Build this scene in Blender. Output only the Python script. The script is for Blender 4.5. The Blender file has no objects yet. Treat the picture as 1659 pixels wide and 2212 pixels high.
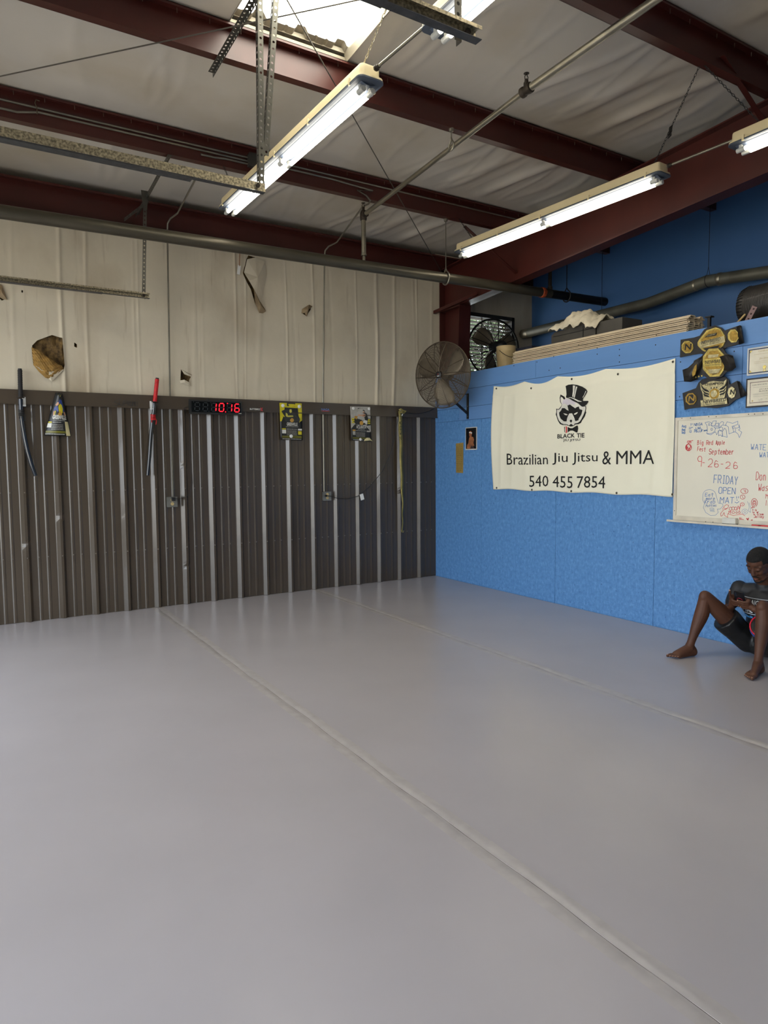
import bpy, bmesh, math, random
from math import sin, cos, pi, radians as R
from mathutils import Vector as V, Matrix
random.seed(7)
C = bpy.context.scene.collection

# ---------------------------------------------------------------- camera
F_PX, YAW, PITCH, ROLL = 1471.04, 0.548318, 0.0714043, -0.0083977
CAM = V((-5.29128, -7.35148, 1.5))
W_PX, H_PX = 1659.0, 2212.0
fw = V((cos(PITCH) * sin(YAW), cos(PITCH) * cos(YAW), -sin(PITCH)))
r0 = V((cos(YAW), -sin(YAW), 0)); u0 = r0.cross(fw)
rt = r0 * cos(ROLL) + u0 * sin(ROLL); up = u0 * cos(ROLL) - r0 * sin(ROLL)
cd = bpy.data.cameras.new('camera'); cam = bpy.data.objects.new('camera', cd); C.objects.link(cam)
M3 = Matrix((rt, up, -fw)).transposed()
cam.matrix_world = Matrix.Translation(CAM) @ M3.to_4x4()
cd.sensor_fit = 'VERTICAL'; cd.sensor_height = 36.0; cd.lens = 36.0 * F_PX / H_PX
cd.clip_start = 0.05; cd.clip_end = 200
bpy.context.scene.camera = cam

# ---------------------------------------------------------------- light
sc = bpy.context.scene
sc.view_settings.view_transform = 'Standard'; sc.view_settings.look = 'None'
sc.view_settings.gamma = 1.0; sc.view_settings.use_curve_mapping = False
EXPOSURE = 0.10
SKY = 5.4
TUBE = 13.0
SUN = 34.0
sc.view_settings.exposure = EXPOSURE
wd = bpy.data.worlds.new('sky'); sc.world = wd; wd.use_nodes = True
nt = wd.node_tree; bg = nt.nodes['Background']
tc = nt.nodes.new('ShaderNodeTexCoord'); sp = nt.nodes.new('ShaderNodeSeparateXYZ'); cr = nt.nodes.new('ShaderNodeValToRGB')
nt.links.new(tc.outputs['Generated'], sp.inputs[0]); nt.links.new(sp.outputs['Z'], cr.inputs[0]); nt.links.new(cr.outputs[0], bg.inputs[0])
cr.color_ramp.elements[0].color = (0.86, 0.93, 1.0, 1); cr.color_ramp.elements[1].color = (0.74, 0.86, 1.0, 1); cr.color_ramp.elements[1].position = 0.7
bg.inputs[1].default_value = SKY

sl = bpy.data.lights.new('sun', 'SUN'); sl.energy = SUN; sl.angle = R(1.5); sl.color = (1.0, 0.93, 0.82)
so = bpy.data.objects.new('sun', sl); C.objects.link(so); so.location = (8, -6, 14)
so.rotation_euler = V((0.62, -0.42, 1.25)).to_track_quat('Z', 'Y').to_euler()   # high sun from behind the blue wall side, outside the building

def portal(name, loc, rot, sx, sy):
    l = bpy.data.lights.new(name, 'AREA'); l.shape = 'RECTANGLE'; l.size = sx; l.size_y = sy
    l.cycles.is_portal = True
    o = bpy.data.objects.new(name, l); C.objects.link(o); o.location = loc; o.rotation_euler = rot
DOORS = [(-3.9, -0.6, 3.0), (-8.6, -5.2, 3.0)]
for (ya, yb, h) in DOORS:   # daylight comes in through the two roller doors in the left wall
    portal('door_daylight', (-7.12, (ya + yb) / 2, h / 2), (0, R(-90), 0), h, yb - ya)
portal('skylight_daylight', (-3.26, -3.55, 4.62), (0, 0, 0), 0.9, 1.6)

def ray(x, y):
    return fw * F_PX + rt * (x - W_PX / 2) + up * (H_PX / 2 - y)
def plane(ax, val, x, y):
    d = ray(x, y); t = (val - CAM[ax]) / d[ax]; return CAM + d * t
def WL(x, y, off=0.0): return plane(1, -off, x, y)      # a point on (or off) the corrugated wall
def WR(x, y, off=0.0): return plane(0, -off, x, y)      # a point on the blue wall
def WZ(x, y, z): return plane(2, z, x, y)

# ---------------------------------------------------------------- materials
def lin(c):
    return tuple(((v / 255) / 12.92 if v / 255 <= 0.04045 else ((v / 255 + 0.055) / 1.055) ** 2.4) for v in c)
MATS = {}
def mat(name, rgb, rough=0.6, metal=0.0, var=0.12, scale=6.0, bump=0.0, bscale=60.0, rgb2=None, stretch=None, spec=0.5, emit=0, coat=0, detail=4.0, sheen=0):
    if name in MATS: return MATS[name]
    m = bpy.data.materials.new(name); m.use_nodes = True; n = m.node_tree; b = n.nodes['Principled BSDF']
    c = lin(rgb); c2 = lin(rgb2) if rgb2 else tuple(v * (1 - var * 2) for v in c)
    tcn = n.nodes.new('ShaderNodeTexCoord'); mp = n.nodes.new('ShaderNodeMapping')
    n.links.new(tcn.outputs['Object'], mp.inputs[0])
    if stretch: mp.inputs['Scale'].default_value = stretch
    no = n.nodes.new('ShaderNodeTexNoise'); no.inputs['Scale'].default_value = scale; no.inputs['Detail'].default_value = detail
    n.links.new(mp.outputs[0], no.inputs['Vector'])
    rp = n.nodes.new('ShaderNodeValToRGB'); rp.color_ramp.elements[0].position = 0.32; rp.color_ramp.elements[1].position = 0.68
    rp.color_ramp.elements[0].color = (*c2, 1); rp.color_ramp.elements[1].color = (*c, 1)
    n.links.new(no.outputs['Fac'], rp.inputs[0]); n.links.new(rp.outputs[0], b.inputs['Base Color'])
    b.inputs['Roughness'].default_value = rough; b.inputs['Metallic'].default_value = metal
    b.inputs['Specular IOR Level'].default_value = spec; b.inputs['Coat Weight'].default_value = coat
    if emit:
        b.inputs['Emission Color'].default_value = (*c, 1); b.inputs['Emission Strength'].default_value = emit
    if bump:
        n2 = n.nodes.new('ShaderNodeTexNoise'); n2.inputs['Scale'].default_value = bscale; n2.inputs['Detail'].default_value = 3
        n.links.new(mp.outputs[0], n2.inputs['Vector'])
        bp = n.nodes.new('ShaderNodeBump'); bp.inputs['Strength'].default_value = bump; bp.inputs['Distance'].default_value = 0.01
        n.links.new(n2.outputs['Fac'], bp.inputs['Height']); n.links.new(bp.outputs[0], b.inputs['Normal'])
    MATS[name] = m; return m
def add_node_layer(m, kind, scale, lo, hi, rgb, stretch=None, vor=False):
    """mix a second procedural stain / fleck colour over a material"""
    n = m.node_tree; b = n.nodes['Principled BSDF']; src = b.inputs['Base Color'].links[0].from_socket
    tcn = n.nodes.new('ShaderNodeTexCoord'); mp = n.nodes.new('ShaderNodeMapping'); n.links.new(tcn.outputs['Object'], mp.inputs[0])
    if stretch: mp.inputs['Scale'].default_value = stretch
    if kind == 'vor':
        t = n.nodes.new('ShaderNodeTexVoronoi'); o = t.outputs['Distance']
    else:
        t = n.nodes.new('ShaderNodeTexNoise'); t.inputs['Detail'].default_value = 6; o = t.outputs['Fac']
    t.inputs['Scale'].default_value = scale; n.links.new(mp.outputs[0], t.inputs['Vector'])
    rp = n.nodes.new('ShaderNodeValToRGB'); rp.color_ramp.elements[0].position = lo; rp.color_ramp.elements[1].position = hi
    rp.color_ramp.elements[0].color = (0, 0, 0, 1); rp.color_ramp.elements[1].color = (1, 1, 1, 1)
    n.links.new(o, rp.inputs[0])
    mx = n.nodes.new('ShaderNodeMix'); mx.data_type = 'RGBA'
    n.links.new(rp.outputs[0], mx.inputs[0]); n.links.new(src, mx.inputs[6]); mx.inputs[7].default_value = (*lin(rgb), 1)
    n.links.new(mx.outputs[2], b.inputs['Base Color'])

M_mat = mat('grey_vinyl', (180, 172, 172), 0.26, var=0.03, scale=1.5, bump=0.035, bscale=5, spec=0.5)
M_seam = mat('grey_vinyl_edge', (184, 175, 170), 0.27, var=0.05, scale=14, bump=0.08, bscale=18)
M_gap = mat('seam_gap', (70, 62, 55), 0.9, var=0.2, scale=20)
M_brown = mat('brown_painted_metal', (73, 62, 49), 0.27, 0.0, var=0.05, scale=2, spec=0.7, coat=0.2)
M_fabric = mat('cream_vinyl_insulation', (209, 198, 175), 0.6, var=0.05, scale=2.2, bump=0.15, bscale=14, spec=0.3)
add_node_layer(M_fabric, 'noise', 1.3, 0.55, 0.85, (158, 140, 114), stretch=(1, 1, 0.6))
add_node_layer(M_fabric, 'noise', 3.0, 0.60, 0.95, (140, 120, 92), stretch=(5, 1, 0.5))
M_ceil = mat('grey_white_vinyl_ceiling', (194, 186, 174), 0.55, var=0.05, scale=1.2, bump=0.12, bscale=6, spec=0.35)
add_node_layer(M_ceil, 'noise', 0.9, 0.5, 0.9, (158, 142, 112))
M_roof = mat('galvanised_roof_deck', (150, 140, 122), 0.5, 0.3, var=0.1)
M_red = mat('red_oxide_steel', (70, 27, 21), 0.38, 0.0, var=0.12, scale=3, spec=0.5)
M_blue = mat('blue_painted_osb', (98, 150, 206), 0.5, var=0.06, scale=26, bump=0.7, bscale=42, rgb2=(80, 132, 190), spec=0.4)
add_node_layer(M_blue, 'noise', 34, 0.52, 0.68, (108, 158, 212), stretch=(1, 1.5, 0.7))
add_node_layer(M_blue, 'noise', 40, 0.58, 0.70, (86, 136, 194), stretch=(1, 0.5, 1.7))
add_node_layer(M_blue, 'noise', 55, 0.66, 0.70, (52, 92, 150), stretch=(1, 1, 0.6))
M_blueboard = mat('blue_painted_board', (100, 144, 200), 0.45, var=0.04, scale=5, bump=0.15, bscale=18, stretch=(1, 0.15, 1.5))
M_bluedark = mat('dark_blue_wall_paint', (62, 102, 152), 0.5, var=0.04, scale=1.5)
M_white = mat('white_wall_paint', (190, 185, 175), 0.7)
M_conc = mat('concrete', (150, 148, 142), 0.9, var=0.08)
M_leaf = mat('leaf_green', (96, 122, 74), 0.6, var=0.3, scale=9)
M_flue = mat('grey_flue_metal', (112, 110, 98), 0.45, 0.4, var=0.2, scale=4)
M_pipe = mat('dark_iron_pipe', (92, 86, 72), 0.42, 0.55, var=0.22, scale=3, stretch=(0.5, 4, 4))
M_gpipe = mat('grey_galvanised_pipe', (150, 143, 126), 0.36, 0.8, var=0.15, scale=6)
M_conduit = mat('grey_conduit', (140, 134, 120), 0.38, 0.7, var=0.12, scale=8)
M_iron = mat('blackened_iron_fitting', (62, 52, 42), 0.6, 0.5, var=0.2, scale=20)
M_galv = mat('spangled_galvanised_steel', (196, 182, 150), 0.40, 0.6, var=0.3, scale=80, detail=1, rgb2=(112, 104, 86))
M_galv_shaded = mat('shaded_galvanised_steel', (84, 84, 84), 0.5, 0.5, var=0.2, scale=30)  # same galvanised steel, with the shade under the tracks put into the colour
M_angle = mat('slotted_angle_steel', (104, 101, 93), 0.42, 0.75, var=0.15, scale=12)
M_black = mat('black_plastic', (24, 24, 26), 0.45)
M_cream = mat('cream_enamel', (226, 208, 165), 0.5, var=0.04, scale=5)
M_refl = mat('blue_grey_reflector', (88, 98, 116), 0.5, 0.0, var=0.03)
M_wht = mat('white_plastic', (232, 232, 228), 0.4, var=0.02)
M_tube = mat('lit_fluorescent_tube', (255, 247, 228), 0.4, var=0.0, emit=TUBE)
M_wire = mat('dark_wire', (38, 36, 34), 0.5, 0.5)

# ---------------------------------------------------------------- mesh helpers
def frame_of(d):
    d = V(d).normalized(); a = V((0, 0, 1)) if abs(d.z) < 0.9 else V((1, 0, 0))
    x = a.cross(d).normalized(); return x, d.cross(x).normalized(), d
class MB:
    def __init__(s): s.v = []; s.f = []; s.m = []; s.cur = 0
    def mat(s, i): s.cur = i; return s
    def add(s, vs, fs):
        b = len(s.v); s.v += [V(p) for p in vs]
        for f in fs: s.f.append([b + i for i in f]); s.m.append(s.cur)
        return s
    def box(s, c, size, rot=None):
        c = V(c); hx, hy, hz = (q / 2 for q in size); P = []
        for x in (-hx, hx):
            for y in (-hy, hy):
                for z in (-hz, hz):
                    p = V((x, y, z)); P.append(c + (rot @ p if rot else p))
        return s.add(P, [(0, 1, 3, 2), (4, 6, 7, 5), (0, 4, 5, 1), (2, 3, 7, 6), (0, 2, 6, 4), (1, 5, 7, 3)])
    def rng(s, x0, x1, y0, y1, z0, z1):
        return s.box(((x0 + x1) / 2, (y0 + y1) / 2, (z0 + z1) / 2), (abs(x1 - x0), abs(y1 - y0), abs(z1 - z0)))
    def tube(s, pts, r, n=8, caps=True, closed=False, flat=1.0):
        pts = [V(p) for p in pts]; rs = r if isinstance(r, (list, tuple)) else [r] * len(pts); P = []; F = []
        N = len(pts); xa = None
        for i, p in enumerate(pts):
            if closed: d = (pts[(i + 1) % N] - pts[i - 1])
            else: d = (pts[min(i + 1, N - 1)] - pts[max(i - 1, 0)])
            if d.length < 1e-9: d = V((0, 0, 1))
            d.normalize()
            if xa is None: xa, ya, _ = frame_of(d)
            else:
                xa = (xa - d * xa.dot(d))
                if xa.length < 1e-6: xa = frame_of(d)[0]
                xa.normalize(); ya = d.cross(xa)
            for k in range(n):
                a = 2 * pi * k / n; P.append(p + (xa * cos(a) * flat + ya * sin(a)) * rs[i])
        for i in range(N if closed else N - 1):
            j = (i + 1) % N
            for k in range(n):
                k2 = (k + 1) % n; F.append((i * n + k, i * n + k2, j * n + k2, j * n + k))
        if caps and not closed: F.append(tuple(range(n))[::-1]); F.append(tuple((N - 1) * n + k for k in range(n)))
        return s.add(P, F)
    def cyl(s, a, b, r, r2=None, n=16): return s.tube([a, b], [r, r if r2 is None else r2], n)
    def lathe(s, c, axis, prof, n=24):      # prof: (distance along axis, radius)
        x, y, d = frame_of(axis); c = V(c)
        P = [c + d * h + (x * cos(2 * pi * k / n) + y * sin(2 * pi * k / n)) * r for h, r in prof for k in range(n)]
        F = [(i * n + k, i * n + (k + 1) % n, (i + 1) * n + (k + 1) % n, (i + 1) * n + k) for i in range(len(prof) - 1) for k in range(n)]
        F.append(tuple(range(n))[::-1]); F.append(tuple((len(prof) - 1) * n + k for k in range(n)))
        return s.add(P, F)
    def ell(s, c, r, rot=None, n=14, m=9):
        c = V(c); P = []; F = []
        for i in range(1, m):
            t = pi * i / m
            for k in range(n):
                a = 2 * pi * k / n; p = V((r[0] * sin(t) * cos(a), r[1] * sin(t) * sin(a), r[2] * cos(t))); P.append(c + (rot @ p if rot else p))
        top = len(P); q = V((0, 0, r[2])); P += [c + (rot @ q if rot else q), c - (rot @ q if rot else q)]
        for i in range(m - 2):
            for k in range(n):
                k2 = (k + 1) % n; F.append((i * n + k, (i + 1) * n + k, (i + 1) * n + k2, i * n + k2))
        for k in range(n):
            k2 = (k + 1) % n; F.append((top, k, k2)); F.append((top + 1, (m - 2) * n + k2, (m - 2) * n + k))
        return s.add(P, F)
    def cap(s, a, b, ra, rb, n=12):        # tapered limb with rounded ends
        a = V(a); b = V(b); d = (b - a); L = d.length; d.normalize(); pr = []
        for i in range(4): t = pi / 2 * i / 4; pr.append((-ra * cos(t), max(ra * sin(t), ra * .08)))
        pr.append((0, ra)); pr.append((L, rb))
        for i in range(3, -1, -1): t = pi / 2 * i / 4; pr.append((L + rb * cos(t), max(rb * sin(t), rb * .08)))
        return s.lathe(a, d, pr, n)
    def prism(s, pts, off):                 # outline (list of Vectors) extruded by a vector
        n = len(pts); off = V(off); P = [V(p) for p in pts] + [V(p) + off for p in pts]
        F = [tuple(range(n)), tuple(range(2 * n - 1, n - 1, -1))] + [(i, i + n, (i + 1) % n + n, (i + 1) % n) for i in range(n)]
        return s.add(P, F)
    def grid(s, nu, nv, fn):
        P = [fn(i / nu, j / nv) for j in range(nv + 1) for i in range(nu + 1)]
        F = [(j * (nu + 1) + i, j * (nu + 1) + i + 1, (j + 1) * (nu + 1) + i + 1, (j + 1) * (nu + 1) + i) for j in range(nv) for i in range(nu)]
        return s.add(P, F)
    def mesh(s, name, mats, org=V((0, 0, 0)), smooth=False):
        me = bpy.data.meshes.new(name); me.from_pydata([tuple(p - org) for p in s.v], [], s.f)
        mats = mats if isinstance(mats, (list, tuple)) else [mats]
        for m in mats: me.materials.append(m)
        me.polygons.foreach_set('material_index', s.m)
        bm = bmesh.new(); bm.from_mesh(me)
        bmesh.ops.recalc_face_normals(bm, faces=bm.faces); bm.to_mesh(me); bm.free()
        if smooth:
            me.polygons.foreach_set('use_smooth', [True] * len(me.polygons))
            try: me.set_sharp_from_angle(angle=R(40))
            except Exception: pass
        me.update(); return me
ORG = {}
def tag(o, label, cat=None, group=None, kind=None):
    if label: o['label'] = label
    if cat: o['category'] = cat
    if group: o['group'] = group
    if kind: o['kind'] = kind
    return o
def thing(name, label, cat, loc, group=None):
    o = bpy.data.objects.new(name, None); C.objects.link(o); o.location = loc; o.empty_display_size = 0.1
    ORG[o] = V(loc); return tag(o, label, cat, group)
def part(name, mb, m, parent, smooth=False, label=None):
    me = mb.mesh(name, m, ORG[parent], smooth); o = bpy.data.objects.new(name, me); C.objects.link(o); o.parent = parent
    ORG[o] = ORG[parent]
    if label: o['label'] = label
    return o
def solo(name, mb, m, label, cat, loc=None, group=None, smooth=False, kind=None):
    loc = V(loc) if loc is not None else V(mb.v[0])
    me = mb.mesh(name, m, loc, smooth); o = bpy.data.objects.new(name, me); C.objects.link(o); o.location = loc; ORG[o] = loc
    return tag(o, label, cat, group, kind)
def struct(name, mb, m, smooth=False, label=None):
    me = mb.mesh(name, m, V((0, 0, 0)), smooth); o = bpy.data.objects.new(name, me); C.objects.link(o); ORG[o] = V((0, 0, 0))
    o['kind'] = 'structure'
    if label: o['label'] = label
    return o
def copy_tree(o, parent=None):
    c = o.copy(); C.objects.link(c); c.parent = parent; ORG[c] = ORG.get(o, V((0, 0, 0)))
    for ch in [q for q in bpy.data.objects if q.parent == o and q is not c]: copy_tree(ch, c)
    return c
_tx = {}
def text(mb, s, fn, u0, u1, v0, v1, slant=0.0, bold=0.0, res=2):
    """lettering stretched into the box u0..u1 x v0..v1 of the surface fn(u, v)"""
    key = (s, bold, res)
    if key not in _tx:
        cu = bpy.data.curves.new('t', 'FONT'); cu.body = s; cu.resolution_u = res; cu.offset = bold
        ob = bpy.data.objects.new('t', cu); C.objects.link(ob); bpy.context.view_layer.update()
        dg = bpy.context.evaluated_depsgraph_get(); me = bpy.data.meshes.new_from_object(ob.evaluated_get(dg))
        _tx[key] = ([v.co.copy() for v in me.vertices], [tuple(p.vertices) for p in me.polygons])
        bpy.data.objects.remove(ob); bpy.data.curves.remove(cu); bpy.data.meshes.remove(me)
    vs, fs = _tx[key]
    xs = [v.x for v in vs]; ys = [v.y for v in vs]; xa, xb, ya, yb = min(xs), max(xs), min(ys), max(ys)
    P = []
    for v in vs:
        a = (v.x - xa) / (xb - xa); b = (v.y - ya) / (yb - ya)
        P.append(fn(u0 + (u1 - u0) * a + slant * (b - 0.5) * (v1 - v0), v0 + (v1 - v0) * b))
    return mb.add(P, fs)
# pen strokes on a 4 x 6 grid for handwriting
ST = {'A': '00 26 40;12 32', 'B': '00 06 26 35 24 03;24 33 42 31 20 00', 'C': '45 36 16 05 01 10 30 41', 'D': '00 06 26 44 42 20 00', 'E': '40 00 06 46;03 33', 'F': '00 06 46;03 33',
 'G': '45 36 16 05 01 10 30 41 43 23', 'I': '10 30;20 26;16 36', 'J': '46 41 30 10 01', 'K': '00 06;46 03 40', 'L': '06 00 40', 'M': '00 06 23 46 40', 'N': '00 06 40 46', 'O': '10 01 05 16 36 45 41 30 10',
 'P': '00 06 36 45 44 33 03', 'R': '00 06 36 45 44 33 03;23 40', 'S': '45 36 16 05 04 13 33 42 41 30 10 01', 'T': '20 26;06 46', 'U': '06 01 10 30 41 46', 'V': '06 20 46', 'W': '06 10 23 30 46', 'Y': '06 23 46;23 20', 'Z':'06 46 00 40',
 'a': '33 13 02 01 10 30 34', 'b': '06 00 30 41 43 34 04', 'c': '33 13 02 01 10 30', 'd': '36 30 10 01 03 14 34', 'e': '02 32 33 24 14 03 01 10 30', 'f': '36 26 15 10;03 33', 'g': '34 14 03 01 10 30;34 3- 1- 0-', 'i': '20 24;26 25', 'k': '06 00;34 02 30',
 'l': '26 20', 'm': '00 04 14 22;20 23 34 43 40', 'n': '00 04;03 14 24 33 30', 'o': '10 01 03 14 24 33 31 20 10', 'p': '0- 04;04 24 33 31 20 00', 'r': '00 04;02 14 34', 's': '34 14 03 12 22 31 20 00', 't': '26 20 30;04 44', 'u': '04 01 10 20 34;34 30', 'v': '04 20 44', 'w': '04 10 22 30 44', 'x': '04 30;34 00', 'y': '04 20;44 2- 0-',
 '0': '10 01 05 16 36 45 41 30 10', '1': '15 26 20', '2': '05 16 36 45 43 00 40', '6': '35 16 04 01 10 30 41 42 33 13 02', '9': '43 13 04 05 16 36 45 40', '-': '03 33', '8': '13 04 05 16 36 45 44 33 13 02 01 10 30 41 42 33', '.': '10 11', "'": '16 25', '!': '26 22;20 21'}
def ribbon(mb, fn, pts, w):
    P = [V(p).to_2d() if len(p) == 3 else V(p) for p in pts]
    for a, b in zip(P, P[1:]):
        d = b - a
        if d.length < 1e-9: continue
        d.normalize(); n = V((-d.y, d.x)) * w / 2; e = d * w * 0.3
        mb.add([fn(*(a - n - e)), fn(*(b - n + e)), fn(*(b + n + e)), fn(*(a + n - e))], [(0, 1, 2, 3)])
def pen(mb, s, fn, u0, u1, v0, v1, w, slant=0.0, wob=0.0):
    n = len(s); cw = (u1 - u0) / max(n, 1); h = v1 - v0
    for i, ch in enumerate(s):
        if ch not in ST: continue
        du = random.uniform(-wob, wob) * cw; dv = random.uniform(-wob, wob) * h
        for st in ST[ch].split(';'):
            pts = []
            for q in st.split():
                a = int(q[0]) / 4; b = (-1.5 if q[1] == '-' else int(q[1])) / 6
                pts.append((u0 + (i + 0.08 + a * 0.78) * cw + du + slant * b * h, v0 + b * h + dv))
            ribbon(mb, fn, pts, w)
# ================================================================ the setting
XL, YF = -7.05, -11.5          # left (door) wall, wall behind the camera
BT, BB = 2.22, 2.09            # brown band
def roofz(y): return 4.22 - 0.06 * y

struct('floor', MB().rng(-14, 2.2, -16, 6.0, -0.25, -0.06), M_conc)
# mats: three wide vinyl rolls, seams at x = -3.63 and -1.78
def mat_panel(x0, x1, label, seed):
    mb = MB(); rnd = random.Random(seed); ph = [rnd.uniform(0, 6) for _ in range(6)]
    ny = 300; prof = [0, 0.0018, 0.006, 0.016, 0.034, 0.06, 0.1, 0.3, 0.5, 0.7]
    xs = [x0 + p for p in prof] + [x1 - p for p in prof[::-1]]
    def z(x, y):
        e = min(x - x0 if x0 > -6.9 else 9, x1 - x if x1 < -0.1 else 9)
        h = 0.0
        if e < 0.001: h = -0.008
        elif e < 0.007: h = -0.0012 + 0.001 * sin(7 * y + ph[0]) * sin(23 * y + ph[1])
        elif e < 0.02: h = 0.0004 + 0.0006 * sin(5 * y + ph[2]) + 0.0003 * sin(31 * y + ph[3])
        elif e < 0.05: h = 0.0010 + 0.0006 * sin(4 * y + ph[4])
        elif e < 0.08: h = 0
        else: h = 0.0006 * sin(3 * x + 2 * y + ph[5])
        return h - 0.0028
    ys = [YF + (0.0 - YF) * j / ny for j in range(ny + 1)]
    def wob(x, y, e): return 0.004 * sin(3.1 * y) + 0.003 * sin(9.7 * y) if e else 0
    P = [(x + wob(x, y, (x - x0 < 0.05 and x0 > -6.9) or (x1 - x < 0.05 and x1 < -0.1)), y, z(x, y)) for y in ys for x in xs]
    n = len(xs); mb.add(P, [(j * n + i, j * n + i + 1, (j + 1) * n + i + 1, (j + 1) * n + i) for j in range(ny) for i in range(n - 1)])
    mb.m = [1 if (k % (n - 1) < 5 and x0 > -6.9) or (k % (n - 1) >= n - 6 and x1 < -0.1) else 0 for k in range(len(mb.f))]
    mb.add([(x0, YF, -0.059), (x1, YF, -0.059), (x1, 0, -0.059), (x0, 0, -0.059)], [(0, 1, 2, 3)])
    mb.rng(x0 + 0.004, x1 - 0.004, YF, -0.002, -0.058, -0.02)
    o = solo('floor_mat', mb, [M_mat, M_seam], label, 'floor mat', ((x0 + x1) / 2, -5, -0.06), 'grey vinyl mats covering the floor', smooth=True)
    return o
S1, S2 = -3.635, -1.785
mat_panel(XL, S1, 'wide smooth grey vinyl floor mat nearest the camera, left of the long worn seam', 1)
mat_panel(S1, S2, 'grey vinyl floor mat strip between the long worn seam and the fainter right seam', 2)
mat_panel(S2, -0.01, 'grey vinyl floor mat along the blue wall, where the man sits', 3)
g = MB()
for s in (S1, S2): g.rng(s - 0.012, s + 0.012, YF, 0, -0.02, -0.0055)
struct('trim_1', g, M_gap)

# corrugated metal wainscot with major ribs every 305 mm and two minor ribs between
mb = MB(); prof = []
k = -1
x = -0.303 - 0.3048 * 23
pts = []
while x < 0.4:
    pts += [(x - 0.004, 0.0), (x + 0.003, -0.003), (x + 0.033, -0.033), (x + 0.055, -0.033), (x + 0.078, 0.0),
            (x + 0.129, 0.0), (x + 0.140, -0.0042), (x + 0.154, -0.0042), (x + 0.165, 0.0),
            (x + 0.209, 0.0), (x + 0.220, -0.0042), (x + 0.234, -0.0042), (x + 0.245, 0.0)]
    x += 0.3048
pts = [p for p in pts if XL + 0.01 < p[0] < 0.0]
pts = [(XL, 0.0)] + pts + [(0.0, 0.0)]
rd = random.Random(3); DENT = [(-4.85, 0.75), (-4.55, 1.0), (-4.0, 0.98), (-3.3, 0.42), (-2.2, 1.05), (-1.0, 0.9), (-0.6, 1.15), (-3.35, 1.5)]
nz = 70
def dent(x, z):
    d = 0.0012 * sin(5 * z + 3 * x)
    for a, b in DENT:
        q = ((x - a) / 0.05) ** 2 + ((z - b) / 0.022) ** 2
        if q < 6: d += 0.016 * math.exp(-q)
    return d
P = [(px, -0.006 + py + (dent(px, z) if py < -0.02 else 0), z) for z in [BT * j / nz for j in range(nz + 1)] for px, py in pts]
n = len(pts); mb.add(P, [(j * n + i, j * n + i + 1, (j + 1) * n + i + 1, (j + 1) * n + i) for j in range(nz) for i in range(n - 1)])
wl = struct('wall_back', mb, M_brown)
mb = MB()
for zz in (0.62, 1.25):
    for i in range(23):
        xx = -0.303 - 0.3048 * i
        for dx in (0.044, 0.147, 0.227): mb.lathe((xx + dx, -0.0065 - (0.033 if dx < 0.1 else 0.006), zz), (0, -1, 0), [(0, 0.006), (0.002, 0.006), (0.0045, 0.003)], 8)
o = part('screw', mb, mat('brown_screw_head', (120, 110, 98), 0.4, 0.5), wl); o['kind'] = 'stuff'
mb = MB(); mb.rng(XL, 0.0, -0.052, -0.0, BB, BT); mb.rng(XL, 0.0, -0.058, -0.046, BB - 0.006, BB + 0.004)
band = struct('trim_2', mb, M_brown)
# scuffed hand-drawn tag on the band
mb = MB(); f = lambda u, v: WL(u, v, 0.0535)
for pts in ([(262, 861), (250, 866), (247, 869), (257, 872), (252, 877), (246, 875)], [(258, 866), (258, 875), (265, 876), (266, 866)], [(268, 876), (268, 866), (274, 866), (274, 871), (268, 871)],
            [(276, 876), (276, 866), (281, 867), (281, 871), (276, 871), (282, 877)], [(282.5, 867), (282.5, 876), (285.5, 876.5), (285.8, 867.5)], [(287, 877), (287, 867.5), (289, 872), (291, 867.5), (291, 877)], [(292.5, 868.5), (297, 868.5), (296.5, 876), (292.5, 876), (292.5, 868.5)]):
    ribbon(mb, f, [(a, b) for a, b in pts], 1.1)
o = part('marker_writing', mb, mat('black_marker_ink', (34, 30, 26), 0.6), band)
# cream vinyl insulation above the band, torn in places
HOLES = [[(69, 747), (80, 736), (112, 724), (134, 731), (139, 789), (137, 800), (120, 806), (112, 822), (98, 812), (72, 785)],
         [(390, 798), (414, 810), (407, 823), (411, 833), (389, 827)],
         [(524, 590), (532, 560), (536, 552), (551, 556), (553, 568), (540, 588), (549, 620), (560, 650), (573, 670), (560, 676), (550, 655), (541, 625), (530, 605)],
         [(160, 740), (166, 744), (166, 752), (160, 749)], [(653, 668), (666, 659), (671, 668), (661, 683), (652, 677)], [(0, 614), (13, 646), (4, 650), (-6, 640), (-6, 612)],
         [(46, 627), (50, 628), (49, 633), (46, 632)]]
def inside(p, poly):
    r = False; j = len(poly) - 1
    for i in range(len(poly)):
        if (poly[i][1] > p[1]) != (poly[j][1] > p[1]) and p[0] < (poly[j][0] - poly[i][0]) * (p[1] - poly[i][1]) / (poly[j][1] - poly[i][1]) + poly[i][0]: r = not r
        j = i
    return r
HP = [[(WL(a, b).x, WL(a, b).z) for a, b in h] for h in HOLES]
rw = random.Random(11)
ridges = [(WL(a, 700).x, w_, h_, s_) for a, w_, h_, s_ in ((30, .02, .004, .02), (300, .012, .004, 0), (420, .02, .003, .02), (509, .014, .007, -.005), (530, .012, .006, .01), (560, .03, .005, .05), (619, .012, .006, -.01), (677, .013, .008, -.01), (769, .012, .005, 0), (900, .01, .006, 0), (930, .02, .004, .03))]
ridges += [(WL(813, 700).x, 0.022, 0.016, 0), (WL(134, 700).x, 0.018, 0.02, 0), (WL(186, 640).x, 0.016, 0.011, 0.01), (WL(850, 640).x, 0.02, 0.014, 0.02)]
ridges += [(rw.uniform(-7, 1.7), rw.uniform(0.008, 0.02), rw.uniform(-0.003, 0.003), rw.uniform(-0.06, 0.06)) for _ in range(40)]
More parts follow.
